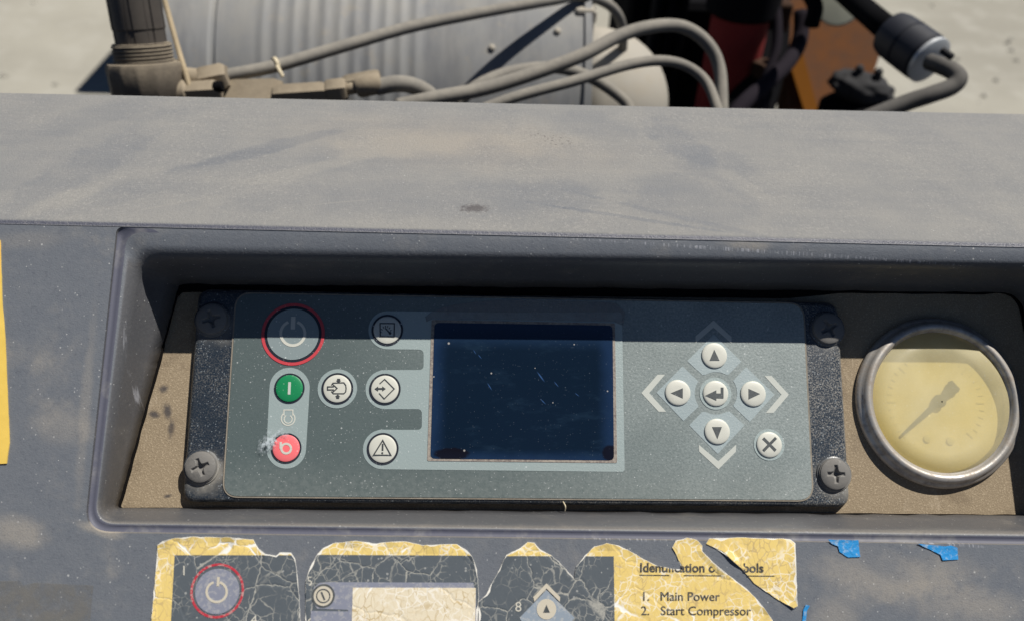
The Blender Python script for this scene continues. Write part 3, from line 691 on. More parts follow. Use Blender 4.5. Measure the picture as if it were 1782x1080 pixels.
def key(px, py, tri, nm, lab, halo=None, sym=None):
    b, zz = btn(nm, px, py, halo, 0, 22.2, M_BAND, M_CREAM, dome=.0006, label=lab)
    obj('key_symbol', sym(zz+.0001) if sym else flat(P8(tri), zz+.0001), M_INK, b)
key(1243, 618, [(515, 243), (548, 312), (486, 312)], 'up_key', 'round cream key with an up arrow')
key(1179.5, 682.5, [(243, 515), (318, 484), (318, 548)], 'left_key', 'round cream key with a left arrow')
key(1310.5, 684.5, [(802, 520), (730, 488), (730, 554)], 'right_key', 'round cream key with a right arrow')
key(1248, 750, [(502, 727), (563, 727), (535, 802)], 'down_key', 'round cream key with a down arrow')
key(1245.2, 684, [(460, 530), (528, 497), (528, 517), (556, 517), (556, 480), (573, 480), (573, 548), (528, 548), (528, 562)], 'enter_key', 'round cream key with a return arrow', 28)
key(1338.5, 773, None, 'cancel_key', 'round cream key with a cross', 27.2, lambda zz: join(stroke(P8([(822, 797), (900, 875)]), 4.8, zz), stroke(P8([(902, 795), (824, 875)]), 4.8, zz+.00003)))
# screws
def screw_mesh(px, py, rpx, rot, hh=.0030):
    c = at(px, py, -.0006); R = rpx*mpp(c); V, F = [], []; NR, NA = 34, 88; ca, sa = math.cos(rot), math.sin(rot)
    for j in range(NR+1):
        r = R*j/NR
        for i in range(NA):
            a = 2*math.pi*i/NA; x, y = r*math.cos(a), r*math.sin(a); q = r/R
            z = hh*(.42+.58*math.sqrt(max(0, 1-q*q*.96))) if q < .97 else hh*.45
            u, v = abs(x*ca+y*sa)/R, abs(-x*sa+y*ca)/R
            wdt = .085+.10*max(0, 1-max(u, v)/.30); s = max(min(u, v)-wdt, max(u, v)-.54)
            k = min(1, max(0, (.05-s)/.09)); dep = .0024*(1-.7*max(u, v)/.56)
            V.append(c+Vector((x, y, z-k*dep)))
    for j in range(NR):
        for i in range(NA):
            k = (i+1) % NA; F.append((j*NA+i, (j+1)*NA+i, (j+1)*NA+k, j*NA+k))
    n0 = len(V)
    for i in range(NA): V.append(V[NR*NA+i]*1.0-Vector((0, 0, hh*.45)))
    for i in range(NA): k = (i+1) % NA; F.append((NR*NA+i, n0+i, n0+k, NR*NA+k))
    return V, F
for (px, py), rot in zip(screws, (.35, .42, .5, -.02)):
    s_ = obj('screw', screw_mesh(px, py, 27.5, rot), M_SCREW, K, auto=40)
    c = at(px, py, -.0006); k = 31*mpp(c)
    obj('washer', lathe(c, (0, 0, 1), [(k, -.0003), (k, .0003), (k*.96, .0006), (k*.5, .0006)], 48), M_HOUS, s_, smooth=True)
# blades of grass / fibre caught on the lower edge
fb = [at(980, 872, .001), at(984, 880, .003), at(983, 888, .002)]
tag(obj('grass_straw', tube(fb, .0003, 6, 5), M_TIE, loc=at(982, 884, 0)), 'tiny pale straw caught under the lower edge of the controller', 'straw')

# ------------------------------------------------------------------ pressure gauge
gz = -.001; gc = at(1640, 698, gz); G = thing('pressure_gauge', 'round pressure gauge with steel bezel and yellowed cloudy glass', 'gauge', Vector((gc.x, gc.y, ZP)))
g0 = Vector((gc.x, gc.y, 0)); ro = .0349; rg = .0316
obj('bezel', lathe(g0, (0, 0, 1), [(.0394, ZP-.001), (.0398, ZP+.0012), (.0396, ZP+.0022), (.0386, ZP+.0030), (.0376, ZP+.0036), (.0372, ZP+.0046), (.0366, ZP+.0054), (.0354, ZP+.0060), (.0343, ZP+.0057), (.0335, ZP+.0048), (.0331, ZP+.0038), (.0326, ZP+.0036), (.0326, ZP-.006)], 120, caps=False), M_STEEL, G, smooth=True)
obj('glass', lathe(g0, (0, 0, 1), [(.0328, ZP+.0030), (.0328, ZP+.0036), (.0240, ZP+.0039), (.0120, ZP+.0041), (.0004, ZP+.0042)], 96, caps=False), M_GLASS, G, smooth=True)
dl = obj('dial', lathe(g0, (0, 0, 1), [(.0327, ZP-.0018), (.0327, ZP-.0012), (.0001, ZP-.0012)], 96, caps=False), M_DIAL, G)
zn = ZP+.0004; A = at(1635, 697, zn); T = at(1571, 755, zn); B = at(1661, 671, zn); dv = (T-A).normalized(); pv = Vector((-dv.y, dv.x, 0))
nd = [A+pv*.0016, A+dv*.003+pv*.0014, T+pv*.0005, T-pv*.0005, A+dv*.003-pv*.0014, A-pv*.0016, A-dv*.003-pv*.0015, B-pv*.0032+dv*.0006, B-dv*.0010-pv*.0026, B-dv*.0012+pv*.0026, B+pv*.0032+dv*.0006, A-dv*.003+pv*.0015]
ned = obj('needle', slab(nd, .0004), M_NEED, G)
obj('hub', lathe(A, (0, 0, 1), [(.0030, -.0008), (.0030, .0006), (.0022, .0010), (.0002, .0011)], 32), M_NEED, ned, smooth=True)
parts = []
for i in range(31):
    a = math.radians(225-270*i/30); r0, r1 = (.0195, .0235) if i % 5 == 0 else (.0212, .0235); e = Vector((math.cos(a), math.sin(a), 0)); s_ = Vector((-e.y, e.x, 0))*(.0004 if i % 5 == 0 else .00022)
    o0 = Vector((gc.x, gc.y, ZP-.0010)); parts.append(slab([o0+e*r0-s_, o0+e*r1-s_, o0+e*r1+s_, o0+e*r0+s_], .0002))
obj('dial_scale', join(*parts), M_TICK, dl)
for q in ((1614, 762), (1654, 766)): obj('dial_screw', lathe(at(*q, ZP-.001), (0, 0, 1), [(.0019, -.0002), (.0019, .0004), (.0006, .0006)], 20), M_TICK, dl)

# ------------------------------------------------------------------ stickers on the front of the console
S = thing('instruction_sticker', 'cracked and torn yellow instruction sticker with dark symbol pictures below the recess', 'sticker', at(760, 1000, ZF))
ZS = ZF+.00025
def rough_poly(pts, amp=1.3, step=7, seed=0.0):
    out = []
    for i in range(len(pts)):
        a, b = Vector((*pts[i], 0)), Vector((*pts[(i+1) % len(pts)], 0)); ln = (b-a).length; m = max(1, int(ln/step))
        for k in range(m):
            p = a.lerp(b, k/m); out.append((p.x+amp*mnoise.noise(Vector((p.x*.09, p.y*.09, seed))), p.y+amp*mnoise.noise(Vector((p.x*.09, p.y*.09, seed+9)))))
    return out
def inset(pts, w):
    m = len(pts); area = sum(pts[i][0]*pts[(i+1) % m][1]-pts[(i+1) % m][0]*pts[i][1] for i in range(m)); s = 1 if area > 0 else -1; out = []
    for i in range(m):
        a, b = pts[i-1], pts[(i+1) % m]; dx, dy = b[0]-a[0], b[1]-a[1]; l = math.hypot(dx, dy) or 1; p = pts[i]
        ww = w*(.22+3.2*max(0, mnoise.noise(Vector((p[0]*.045, p[1]*.045, 4)))))
        out.append((p[0]-s*dy/l*ww, p[1]+s*dx/l*ww))
    return out
from mathutils.geometry import delaunay_2d_cdt
def lifted(poly, z, th, step=11.0):      # vinyl sheet whose rim lifts off the panel here and there
    inner = []; xs = [p[0] for p in poly]; ys = [p[1] for p in poly]; y = min(ys)
    while y < max(ys):
        x = min(xs)
        while x < max(xs):
            if inside((x, y), poly) and min((x-p[0])**2+(y-p[1])**2 for p in poly) > 36: inner.append((x, y))
            x += step
        y += step
    m = len(poly); vs, _, fs, *_r = delaunay_2d_cdt([Vector(p) for p in list(poly)+inner], [], [list(range(m))], 1, 1e-5)
    key = {(round(p[0], 2), round(p[1], 2)) for p in poly}; V = []
    for q in vs:
        edge = (round(q.x, 2), round(q.y, 2)) in key
        lift = .0011*max(0, mnoise.noise(Vector((q.x*.022, q.y*.022, 7)))+.12) if edge and q.y < 1078 else 0.0
        V.append(at(q.x, q.y, z+lift))
    F = []
    for t in fs:
        a, b, c = (V[i] for i in t[:3]); F.append(tuple(t) if (b-a).cross(c-a).z > 0 else tuple(reversed(t)))
    bm = bmesh.new(); bv = [bm.verts.new(p) for p in V]
    for t in F:
        try: bm.faces.new([bv[i] for i in t])
        except ValueError: pass
    bed = [e for e in bm.edges if len(e.link_faces) == 1]
    ex = bmesh.ops.extrude_edge_only(bm, edges=bed)
    for v in [g for g in ex['geom'] if isinstance(g, bmesh.types.BMVert)]: v.co.z -= th
    bmesh.ops.recalc_face_normals(bm, faces=bm.faces[:])
    if sum(f_.normal.z*f_.calc_area() for f_ in bm.faces) < 0: bmesh.ops.reverse_faces(bm, faces=bm.faces[:])
    return bm
def fragment(outline, navy, cream=None, seed=0.0, w=2.2):
    base = rough_poly(outline, 1.3, 7, seed); fr = obj('sticker_fragment', lifted(base, ZS, .00025), M_SW, S)
    bm = lifted(inset(base, w), ZS+.00016, .0001)
    def cut(p, q):
        a, b = at(*p, ZS), at(*q, ZS); d = (b-a).normalized()
        bmesh.ops.bisect_plane(bm, geom=bm.verts[:]+bm.edges[:]+bm.faces[:], plane_co=a, plane_no=Vector((-d.y, d.x, 0)), dist=1e-7)
    for region in navy:
        for i in range(len(region)): cut(region[i], region[(i+1) % len(region)])
    regs = [[tuple(at(*p, ZS)[:2]) for p in r] for r in navy]
    for fa in bm.faces:
        c = fa.calc_center_median()
        fa.material_index = 1 if any(inside((c.x, c.y), r) for r in regs) else 0
    obj('printed_layer', bm, [M_SY, M_SN], fr); return fr, base
oA = [(262, 1090), (266, 1045), (270, 1000), (274, 948), (282, 940), (300, 936), (328, 933), (400, 934), (440, 938), (450, 954), (462, 963), (480, 966), (486, 960), (506, 961), (514, 972), (519, 1010), (523, 1090)]
oB = [(531, 1090), (532, 1010), (540, 985), (550, 966), (562, 953), (580, 944), (620, 940), (655, 945), (672, 942), (705, 941), (735, 948), (770, 946), (795, 946), (812, 956), (822, 968), (830, 990), (833, 1030), (831, 1090)]
oC = [(833, 1090), (833, 1046), (846, 1034), (858, 1010), (872, 984), (881, 965), (905, 953), (918, 943), (930, 943), (940, 955), (960, 966), (985, 989), (999, 1006), (1003, 985), (1018, 966), (1034, 950), (1056, 944), (1078, 949), (1100, 960), (1120, 972), (1145, 984), (1172, 989), (1188, 990), (1180, 972), (1170, 952), (1176, 939), (1196, 935), (1212, 938), (1222, 948), (1222, 958), (1240, 976), (1268, 1000), (1300, 1024), (1330, 1056), (1352, 1090)]
oD = [(1228, 946), (1234, 936), (1290, 934), (1340, 936), (1376, 937), (1384, 944), (1386, 990), (1388, 1054), (1382, 1058), (1352, 1042), (1312, 1014), (1290, 988), (1262, 964), (1240, 951)]
fA, pA = fragment(oA, [[(304, 965), (540, 965), (540, 1200), (291, 1200)]], seed=1)
fB, pB = fragment(oB, [[(500, 964), (860, 966), (860, 1200), (500, 1200)]], seed=2)
fC, pC = fragment(oC, [[(800, 966), (1068, 967), (1071, 1200), (800, 1200)]], seed=3)
fD, pD = fragment(oD, [], seed=4)
ZQ = ZS+.0003
def clipd(part, poly):
    V, F = part; lp = [tuple(at(*p, ZS)[:2]) for p in poly]; F2 = [q for q in F if inside(tuple((sum((V[i] for i in q), Vector())/len(q))[:2]), lp)]
    return V, F2
M_SNUM = worn('worn white print', (.55, .53, .46), .3)
obj('printed_number', text('1', 314, 1000, 17, ZQ), M_SNUM, fA)
pw = obj('printed_power_picture', disc(378, 1027, 46, ZQ-.00004, ri=42), M_SR, fA); obj('picture_disc', disc(378, 1028, 38, ZQ), M_SG, fA)
obj('picture_symbol', join(ringarc(377, 1029, 17.5, 4, 108, 432, ZQ+.0001), stroke([(380, 1003), (379, 1019)], 4.5, ZQ+.00013)), M_SCR, fA)
obj('printed_number', text('4', 436, 1086, 17, ZQ), M_SNUM, fA)
obj('printed_number', text('5', 533, 1018, 16, ZQ), M_SNUM, fB); obj('printed_number', text('6', 533, 1090, 16, ZQ), M_SNUM, fB)
bandp = [(544, 1036), (546, 1022), (556, 1013), (570, 1012), (828, 1013), (829, 1088), (540, 1088), (541, 1062), (606, 1063), (606, 1060), (552, 1058), (545, 1048)]
obj('picture_band', flat(bandp, ZQ-.00004), M_SG, fB)
obj('picture_button', disc(562.5, 1036, 20, ZQ), M_INK, fB); obj('picture_disc', disc(562.5, 1036, 16.5, ZQ+.00008), M_SCR, fB)
obj('picture_symbol', join(ringarc(562.5, 1036, 11.5, 2, 0, 360, ZQ+.00016), stroke([(559, 1029), (565, 1043)], 3, ZQ+.00016)), M_INK, fB)
obj('picture_screen', flat([(614, 1021.5), (828, 1022), (827, 1090), (612, 1090)], ZQ+.00004), M_SC, fB)
obj('printed_number', text('8', 896, 1063, 17, ZQ), M_SNUM, fC)
obj('picture_diamond', flat([(951, 1026), (1000, 1074), (985, 1092), (915, 1092), (904, 1074)], ZQ), M_SB, fC)
obj('picture_chevron', flat([(928, 1038), (951, 1014), (975, 1038), (974, 1046), (951, 1023), (930, 1046)], ZQ+.00012), M_SCR, fC)
obj('picture_disc', disc(951, 1059, 17, ZQ+.00012), M_SCR, fC); obj('picture_symbol', flat([(951, 1051), (957, 1065), (945, 1065)], ZQ+.0002), M_INK, fC)
inC = lambda p: inside(p, pC); inD = lambda p: inside(p, pD)
obj('printed_heading', join(text('Identification of Symbols', 1113, 994, 15.5, ZQ, .004, .026, keep=inC, sx=.985), flat([(1113, 999), (1165, 999.5), (1165, 1001), (1113, 1000.5)], ZQ), flat([(1190, 999.7), (1262, 1000.2), (1262, 1001.7), (1190, 1001.2)], ZQ)), M_ST, fC)
obj('printed_heading', join(text('Identification of Symbols', 1113, 994, 15.5, ZQ, .004, .026, keep=inD, sx=.985), flat([(1300, 1000.3), (1348, 1000.7), (1348, 1002.2), (1302, 1001.8)], ZQ)), M_ST, fD)
for s_, x, y in (('1.', 1115, 1044), ('Main Power', 1148, 1044), ('2.', 1115, 1069), ('Start Compressor', 1149, 1069)):
    obj('printed_line', join(text(s_, x, y, 15.5, ZQ, .004, 0, keep=inC, sx=.97), text(s_, x+.55, y, 15.5, ZQ+.00002, .004, 0, keep=inC, sx=.97)), M_ST, fC)
grp = 'scraps of blue film'
def curled(pts, seed):
    V, F = flat(rough_poly(pts, .8, 5, seed), ZF+.0004, .0003); c = sum(V, Vector())/len(V)
    return [v+Vector((0, 0, .0006*max(0, (v.y-c.y)/.008)+.0002*mnoise.noise(v*200))) for v in V], F
for pts, lab in (([(1441, 938), (1494, 939), (1497, 968), (1476, 969), (1461, 959), (1458, 950), (1446, 944)], 'bright blue film scrap under the recess, just right of the yellow sticker'),
                 ([(1597, 945), (1645, 950), (1655, 948), (1666, 952), (1668, 973), (1640, 974), (1636, 964)], 'bright blue torn film scrap, the one farther right under the gauge'),
                 ([(1398, 1060), (1402, 1051), (1409, 1053), (1404, 1062), (1402, 1085), (1396, 1085)], 'thin blue film sliver beside the lower right edge of the yellow sticker')):
    c = at(*pts[0], ZF); o = tag(obj('film_scrap', curled(pts, pts[0][0]), M_BLUE, loc=c), lab, 'film scrap', grp)
ys = rough_poly([(-70, 420), (0, 418), (3, 520), (9, 600), (13, 700), (16, 770), (11, 806), (-70, 806)], .8, 9, 5)
tag(obj('yellow_stripe', flat(ys, ZF+.0006, .0006), M_YEL, loc=at(0, 806, ZF)), 'yellow vinyl sticker at the far left edge of the console front', 'sticker')
gp = rough_poly([(-60, 1012), (0, 1010), (35, 1010), (40, 1018), (60, 1013), (162, 1018), (155, 1100), (-60, 1100)], .8, 9, 6)
tag(obj('glue_residue', flat(gp, ZF+.0003, .0002), M_GLUE, loc=at(80, 1060, ZF)), 'greyish rectangular residue of a removed label low on the left of the console', 'label residue')

# ------------------------------------------------------------------ behind the console (world frame)
def W3(name, vf, m, parent=None, **k): return obj(name, vf, m, parent, frame='world', **k)
UP = Vector((0, 0, 1)); XA = Vector((1, 0, 0))
# canister
DC = 0.98; ca = bgp(650, 165, DC); kx = DC/1500
cn = thing('air_filter_canister', 'large blue grey ribbed canister lying behind the console with a cream domed cap', 'canister', ca-UP*.17, 'world')
X = lambda px: (px-650)*kx
R = .165; prof = [(R*.2, X(352)), (R*.86, X(354)), (R*.95, X(360)), (R, X(376)), (R, X(440)), (R*.985, X(444)), (R*.985, X(449)), (R*1.0, X(452)), (R*1.004, X(505))]
for i in range(11):
    x0 = 512+i*22; prof += [(R*1.004, X(x0)), (R*1.011, X(x0+4)), (R*1.011, X(x0+9)), (R*1.004, X(x0+13))]
prof += [(R*1.004, X(755)), (R*1.004, X(984)), (R*1.02, X(986)), (R*1.02, X(996)), (R*.98, X(998)), (R*.3, X(999))]
W3('canister_body', lathe(ca, XA, prof, 160, ref=UP), M_CAN, cn, auto=30)
for q in ((970, 55), (856, 84)):
    dd = (MP.to_3x3() @ ray(*q)).normalized(); o0 = MP @ CAMP
    # meet the cylinder
    oc = o0-ca; a = dd.y**2+dd.z**2; b = oc.y*dd.y+oc.z*dd.z; cc = oc.y**2+oc.z**2-(R*1.004)**2; t = (-b-math.sqrt(max(0, b*b-a*cc)))/a; hp = o0+dd*t
    nn = Vector((0, hp.y-ca.y, hp.z-ca.z)).normalized(); W3('rivet', lathe(hp, nn, [(.0035, -.001), (.0033, .0015), (.001, .0024)], 14), M_CAP, cn, smooth=True)
cp = bgp(1035, 180, DC); Rc = 126*kx
prof = [(Rc*.8, X(998)-X(1035)), (Rc*1.0, X(999)-X(1035)), (Rc, 0)]+[(Rc*math.cos(a), Rc*math.sin(a)) for a in [math.pi/2*i/14 for i in range(1, 14)]]+[(Rc*.03, Rc)]
W3('end_cap', lathe(cp, XA, prof, 72, ref=UP), M_CAP, cn, smooth=True)
ck = bgp(1018, 45, DC-.10)
W3('clip_bracket', box(bgp(1014, 40, DC-.13), .020, .03, .036, .003), M_CAP, cn)
W3('clip_tab', box(bgp(1029, 25, DC-.13), .009, .02, .012, .002), M_CAP, cn)
# hoses
def hose(P, r, label, name='hose', m=M_HOSE):
    pts = [bgp(*p) for p in P]
    return tag(W3(name, tube(pts, r, 16, 10), m, loc=pts[0], smooth=True), label, 'hose', 'rubber hoses behind the console')
h1 = hose([(372, 140, .66), (400, 131, .66), (480, 115, .672), (600, 80, .70), (720, 46, .735), (850, 20, .775), (960, 1, .81), (1010, -7, .83), (1055, 6, .85), (1078, 32, .87), (1084, 70, .9), (1080, 120, .95)], .0050, 'long straight dusty hose rising from the fitting across the ribbed canister')
hose([(690, 185, .66), (760, 170, .665), (860, 150, .68), (1000, 102, .70), (1080, 62, .72), (1140, 46, .735), (1190, 48, .75), (1230, 75, .76), (1252, 120, .765), (1257, 200, .76)], .0056, 'upper arching hose in front of the cream cap')
hose([(840, 190, .64), (900, 168, .645), (1000, 141, .66), (1090, 114, .68), (1150, 106, .69), (1195, 116, .70), (1230, 145, .70), (1252, 200, .69)], .0042, 'lower arching hose in front of the cream cap')
hose([(795, 180, .72), (830, 150, .72), (880, 128, .735), (940, 118, .75), (990, 122, .77), (1040, 142, .79), (1085, 175, .80), (1100, 200, .80)], .0052, 'short hose curving under the upper arching hose beside the cap')
hose([(655, 152, .66), (690, 146, .662), (720, 150, .668), (748, 166, .675), (762, 195, .68)], .0064, 'short bent hose on the crimped fitting at the ribbed canister')
# tie
q0 = bgp(480, 113, .672); tie = thing('cable_tie', 'cream cable tie wrapped round the long straight hose', 'cable tie', q0, 'world')
dirh = (bgp(600, 80, .70)-bgp(400, 131, .66)).normalized(); W3('tie_band', lathe(q0, dirh, [(.0046, -.0016), (.0060, -.0014), (.0060, .0014), (.0046, .0016)], 24, caps=False), M_TIE, tie, smooth=True)
W3('tie_tail', tube([bgp(482, 116, .664), bgp(488, 126, .660), bgp(492, 134, .660)], .0016, 8, 4), M_TIE, tie)
# black pipe with threaded union
Pd = .64; kp = Pd/1500; pb = bgp(253, 116, Pd); pt_ = bgp(231, -10, Pd+.012); ax = (pt_-pb).normalized()
# tilt the pipe towards upright so that its rings open up as in the photograph
pipe = thing('vertical_pipe', 'black fluted vertical pipe in a dusty threaded union nut at left', 'pipe', bgp(258, 165, Pd), 'world')
axp = (ax-(MP.to_3x3() @ ray(253, 116)).normalized()*.58).normalized()
fl = lambda t, r, h: r*(1-.035*(math.cos(t*8) > .55))
W3('pipe_body', lathe(pb, axp, [(42*kp, .010), (42*kp, .026), (43.5*kp, .027), (43.5*kp, .10), (43.5*kp, .16)], 128, fn=fl), M_PIPE, pipe, auto=30)
thr = []
for i in range(5):
    h = .0030+i*.0026; thr += [(46.5*kp, h), (49.5*kp, h+.0009), (49.5*kp, h+.0017), (46.5*kp, h+.0026)]
W3('threaded_collar', lathe(pb, axp, thr+[(48*kp, .0165), (42*kp, .0168)], 64), M_NUT, pipe, auto=30)
W3('union_nut', lathe(pb, axp, [(61*kp, -.022), (64*kp, -.020), (66*kp, .0000), (63*kp, .0030), (49*kp, .0034)], 120, fn=lambda t, r, h: r*(1-.03*abs(math.sin(t*7))**.5*(1 if r > 60*kp else 0))), M_NUT, pipe, auto=35)
W3('pipe_base', lathe(pb, axp, [(58*kp, -.09), (66*kp, -.030), (63*kp, -.0225)], 48), M_DUSTF, pipe, auto=30)
for t in (0, 1):
    qa = bgp((214, 250)[t], (70, 68)[t], Pd-.03)
cd = [bgp(281, -20, .65), bgp(289, 10, .65), bgp(300, 50, .648), (bgp(312, 92, .645)), bgp(320, 118, .64), bgp(332, 160, .64)]
tag(W3('cord', tube(cd, .0020, 8, 6), M_CORD, loc=cd[-1]), 'thin tan cord hanging beside the black pipe', 'cord')
# fitting cluster
fit = thing('brass_fitting', 'dust covered brass pipe fitting with hexagonal nuts between pipe and hoses', 'fitting', bgp(420, 175, .65), 'world')
def hexrod(a, b, ra, name, seg=6, m=M_DUSTF, chamf=.12):
    A, B = Vector(a), Vector(b); ax_ = B-A; l = ax_.length
    return W3(name, lathe(A, ax_, [(ra*.8, 0), (ra, l*chamf), (ra, l*(1-chamf)), (ra*.8, l)], seg, ref=UP), m, fit, auto=40)
hexrod(bgp(348, 142, .655), bgp(397, 132, .655), .0108, 'hose_nut')
hexrod(bgp(322, 136, .655), bgp(352, 139, .655), .0080, 'fitting_neck', 20)
hexrod(bgp(318, 162, .645), bgp(384, 158, .645), .0088, 'side_nut')
hexrod(bgp(290, 165, .645), bgp(330, 160, .645), .0095, 'elbow_body', 18)
hexrod(bgp(372, 152, .64), bgp(388, 151, .64), .0042, 'drain_stub', 16, M_BLK)
hexrod(bgp(380, 165, .665), bgp(495, 162, .665), .0120, 'fitting_block', 4)
hexrod(bgp(478, 166, .66), bgp(572, 160, .66), .0085, 'adapter', 6)
hexrod(bgp(568, 159, .66), bgp(604, 155, .66), .0092, 'swivel_nut', 6)
hexrod(bgp(600, 156, .66), bgp(628, 152, .66), .0045, 'stem', 16)
hexrod(bgp(620, 153, .66), bgp(664, 144, .66), .0082, 'crimp_sleeve', 20)
hexrod(bgp(598, 146, .70), bgp(662, 134, .70), .0070, 'rear_connector', 6, M_NUT)

# engine: black block, red filter, panel; bay shade put into the colours
en = thing('engine', 'black engine, deep shade in its colour, right of the canister with a dark red filter', 'engine', bgp(1240, 260, 1.35), 'world')
W3('engine_block', box(bgp(1185, 120, 1.55), .25, .22, .62, .02), M_BLK, en)
for i, px in enumerate((1128, 1150, 1172)): W3('cooling_fin', box(bgp(px, 110, 1.36), .010, .04, .34, .002), M_BLK2, en)
W3('valve_cover', box(bgp(1240, 20, 1.36), .18, .12, .07, .015), M_BLK2, en)
fp = bgp(1262, 160, 1.30)
W3('red_filter', lathe(fp, UP, [(.034, -.06), (.041, -.05), (.041, .118)], 40), M_DRED, en, auto=40)
W3('filter_cap', lathe(fp+UP*.118, UP, [(.046, 0), (.052, .006), (.052, .07), (.03, .08)], 40), M_BLK2, en, auto=40)
for px in (1246, 1282): W3('filter_mark', box(bgp(px, 74, 1.254), .007, .004, .011, .001), M_BLK, en)
W3('drive_belt', tube([bgp(1395, 20, 1.2), bgp(1392, 70, 1.2), bgp(1370, 110, 1.18), bgp(1335, 145, 1.16), bgp(1290, 185, 1.14), bgp(1250, 240, 1.13)], .011, 12, 6), M_VIO, en, smooth=True)
W3('dark_duct', tube([bgp(1330, -40, 1.3), bgp(1332, 60, 1.3), bgp(1318, 140, 1.28), bgp(1290, 230, 1.25)], .036, 18, 6), M_BLK, en, smooth=True)
W3('upper_hose', tube([bgp(1395, -30, 1.1), bgp(1418, 10, 1.1), bgp(1412, 45, 1.1)], .010, 12, 6), M_BLK, en, smooth=True)

W3('fuel_pipe', tube([bgp(1340, -30, 1.2), bgp(1352, 30, 1.2), bgp(1350, 90, 1.2), bgp(1330, 150, 1.2), bgp(1322, 230, 1.2)], .007, 10, 6), M_VIO, en, smooth=True)
W3('rusty_bracket', box(bgp(1352, 28, 1.28), .028, .05, .05, .004), simple('rusty brown steel', (.045, .026, .018), .9, sc1=40, spec=.1), en)
W3('rusty_clamp', lathe(bgp(1330, 120, 1.24), UP, [(.016, -.01), (.018, -.008), (.018, .008), (.016, .01)], 20), bpy.data.materials['rusty brown steel'], en, auto=40)
pn = thing('orange_cover', 'dull orange brown metal cover, shade in its colour, behind the black rubber coupling', 'cover', bgp(1450, 240, 1.45), 'world')
def face_poly(pts, dep, th, name, m, par):
    P = [bgp(x, y, dd) for x, y, dd in pts]; n_ = (P[1]-P[0]).cross(P[2]-P[0]).normalized(); cdir = (MP @ CAMP-P[0])
    if n_.dot(cdir) < 0: P = P[::-1]; n_ = -n_
    m_ = len(P); V = P+[p-n_*th for p in P]; F = [tuple(range(m_)), tuple(range(2*m_-1, m_-1, -1))]+[((i+1) % m_, i, m_+i, m_+(i+1) % m_) for i in range(m_)]
    return W3(name, (V, F), m, par)
face_poly([(1368, -20, 1.42), (1530, 40, 1.42), (1533, 90, 1.42), (1520, 130, 1.42), (1512, 260, 1.42), (1368, 260, 1.42)], 0, .05, 'cover_sheet', M_ORG, pn)
face_poly([(1384, 62, 1.40), (1398, 95, 1.40), (1426, 200, 1.40), (1402, 200, 1.40), (1374, 110, 1.40)], 0, .008, 'orange_edge', M_ORG2, pn)
cl = thing('oil_cap', 'sooty black lumpy cap on a dark neck below the rubber coupling', 'cap', bgp(1500, 190, 1.15), 'world')
bm = bmesh.new(); bmesh.ops.create_icosphere(bm, subdivisions=4, radius=1)
cc = bgp(1500, 152, 1.2)
for v in bm.verts:
    q = v.co*(1+.16*mnoise.noise(v.co*2.2)+.10*mnoise.noise(v.co*6)); v.co = cc+Vector((q.x*.046, q.y*.03, q.z*.021-q.x*.008))
W3('cap_lump', bm, M_COAL, cl, smooth=True)
for px, py in ((1528, 130), (1495, 124)): W3('cap_lug', lathe(bgp(px, py, 1.18), UP, [(.005, -.012), (.006, .004), (.004, .008)], 12), M_COAL, cl, smooth=True)
W3('cap_neck', lathe(cc-UP*.03, UP, [(.05, -.12), (.05, .0), (.036, .012)], 32), M_BLK, cl, smooth=True)

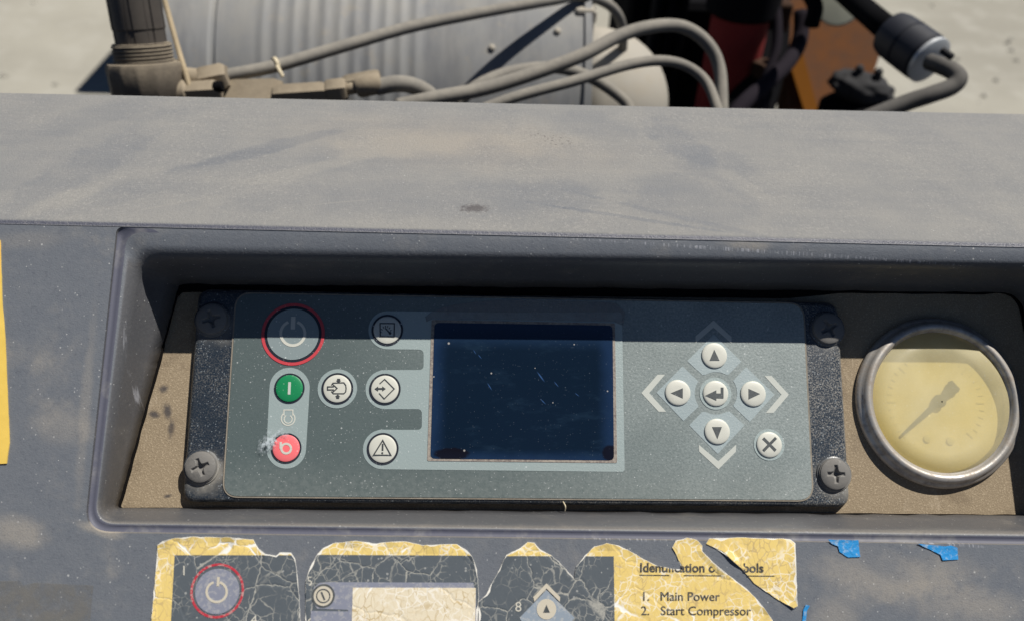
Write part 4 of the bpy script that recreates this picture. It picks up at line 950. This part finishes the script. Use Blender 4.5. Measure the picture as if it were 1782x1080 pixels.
# rubber coupling with rod and elbow tube
cpl = thing('rubber_coupling', 'black rubber coupling on a rod with a zinc end plate and bent tube', 'coupling', bgp(1600, 90, .85), 'world')
A = bgp(1552, 58, .885); B = bgp(1614, 103, .855); ax = (B-A); l = ax.length; kr = .87/1500
W3('rubber_body', lathe(A, ax, [(22*kr, -l*.12), (38*kr, -l*.02), (41*kr, l*.12), (42*kr, l*.44), (39.5*kr, l*.47), (39.5*kr, l*.50), (42*kr, l*.53), (42*kr, l*.92), (38*kr, l*.98)], 48), M_RUB, cpl, auto=30)
W3('end_plate', lathe(A, ax, [(40*kr, l*.99), (41*kr, l*1.0), (41*kr, l*1.07), (36*kr, l*1.10), (12*kr, l*1.12)], 40), M_ZINC, cpl, auto=30)
W3('plate_bolt', lathe(bgp(1648, 94, .80), ax, [(.0035, -.006), (.0035, .006), (.001, .007)], 8), M_COAL, cpl)
W3('rod', tube([bgp(1420, -60, 1.12), bgp(1475, -8, 1.05), bgp(1545, 52, .93)], .0135, 16, 4), M_BLK, cpl, smooth=True)
W3('bent_tube', tube([bgp(1618, 108, .83), bgp(1640, 116, .815), bgp(1660, 126, .805), bgp(1668, 138, .80), bgp(1655, 152, .80), bgp(1620, 165, .80), bgp(1575, 180, .805), bgp(1500, 210, .81)], .0080, 16, 8), M_RUBH, cpl, smooth=True)
tag(W3('pale_disc', lathe(bgp(1460, 6, 1.15), -(MP.to_3x3() @ ray(1460, 20)).normalized()+UP*.2, [(.028, -.01), (.030, 0), (.028, .004), (.006, .006)], 32), M_WGRY, loc=bgp(1460, 6, 1.15), auto=40), 'small pale round disc behind the rod of the rubber coupling', 'disc')

# body of the machine further back, seen only by its shadow on the ground left of the pipe
hb = .9; xl = -1.60+hb*SUNW.x/SUNW.z
mb = thing('machine_body', 'dark steel box body of the machine on the ground behind the canister', 'machine_body', (0, 4.0, 0), 'world')
W3('body_box', box((xl+.75, 3.9, hb/2+.05), 1.5, 1.7, hb-.1, .03), M_DSTEEL, mb)
W3('skid', box((xl+.75, 3.9, .05), 1.3, 1.5, .10), M_BLK, mb)
tr = thing('machine_bed', 'dark steel bed carrying engine and canister behind the console', 'machine bed', (0, .9, 0), 'world')
W3('bed_plate', box((.12, .72, .80), .95, .90, .03, .004), M_BLK, tr)
W3('bed_support', box((.12, .72, .39), .80, .75, .78), M_BLK, tr)
for o in bpy.data.objects:
    if '_loc' in o.keys(): del o['_loc']
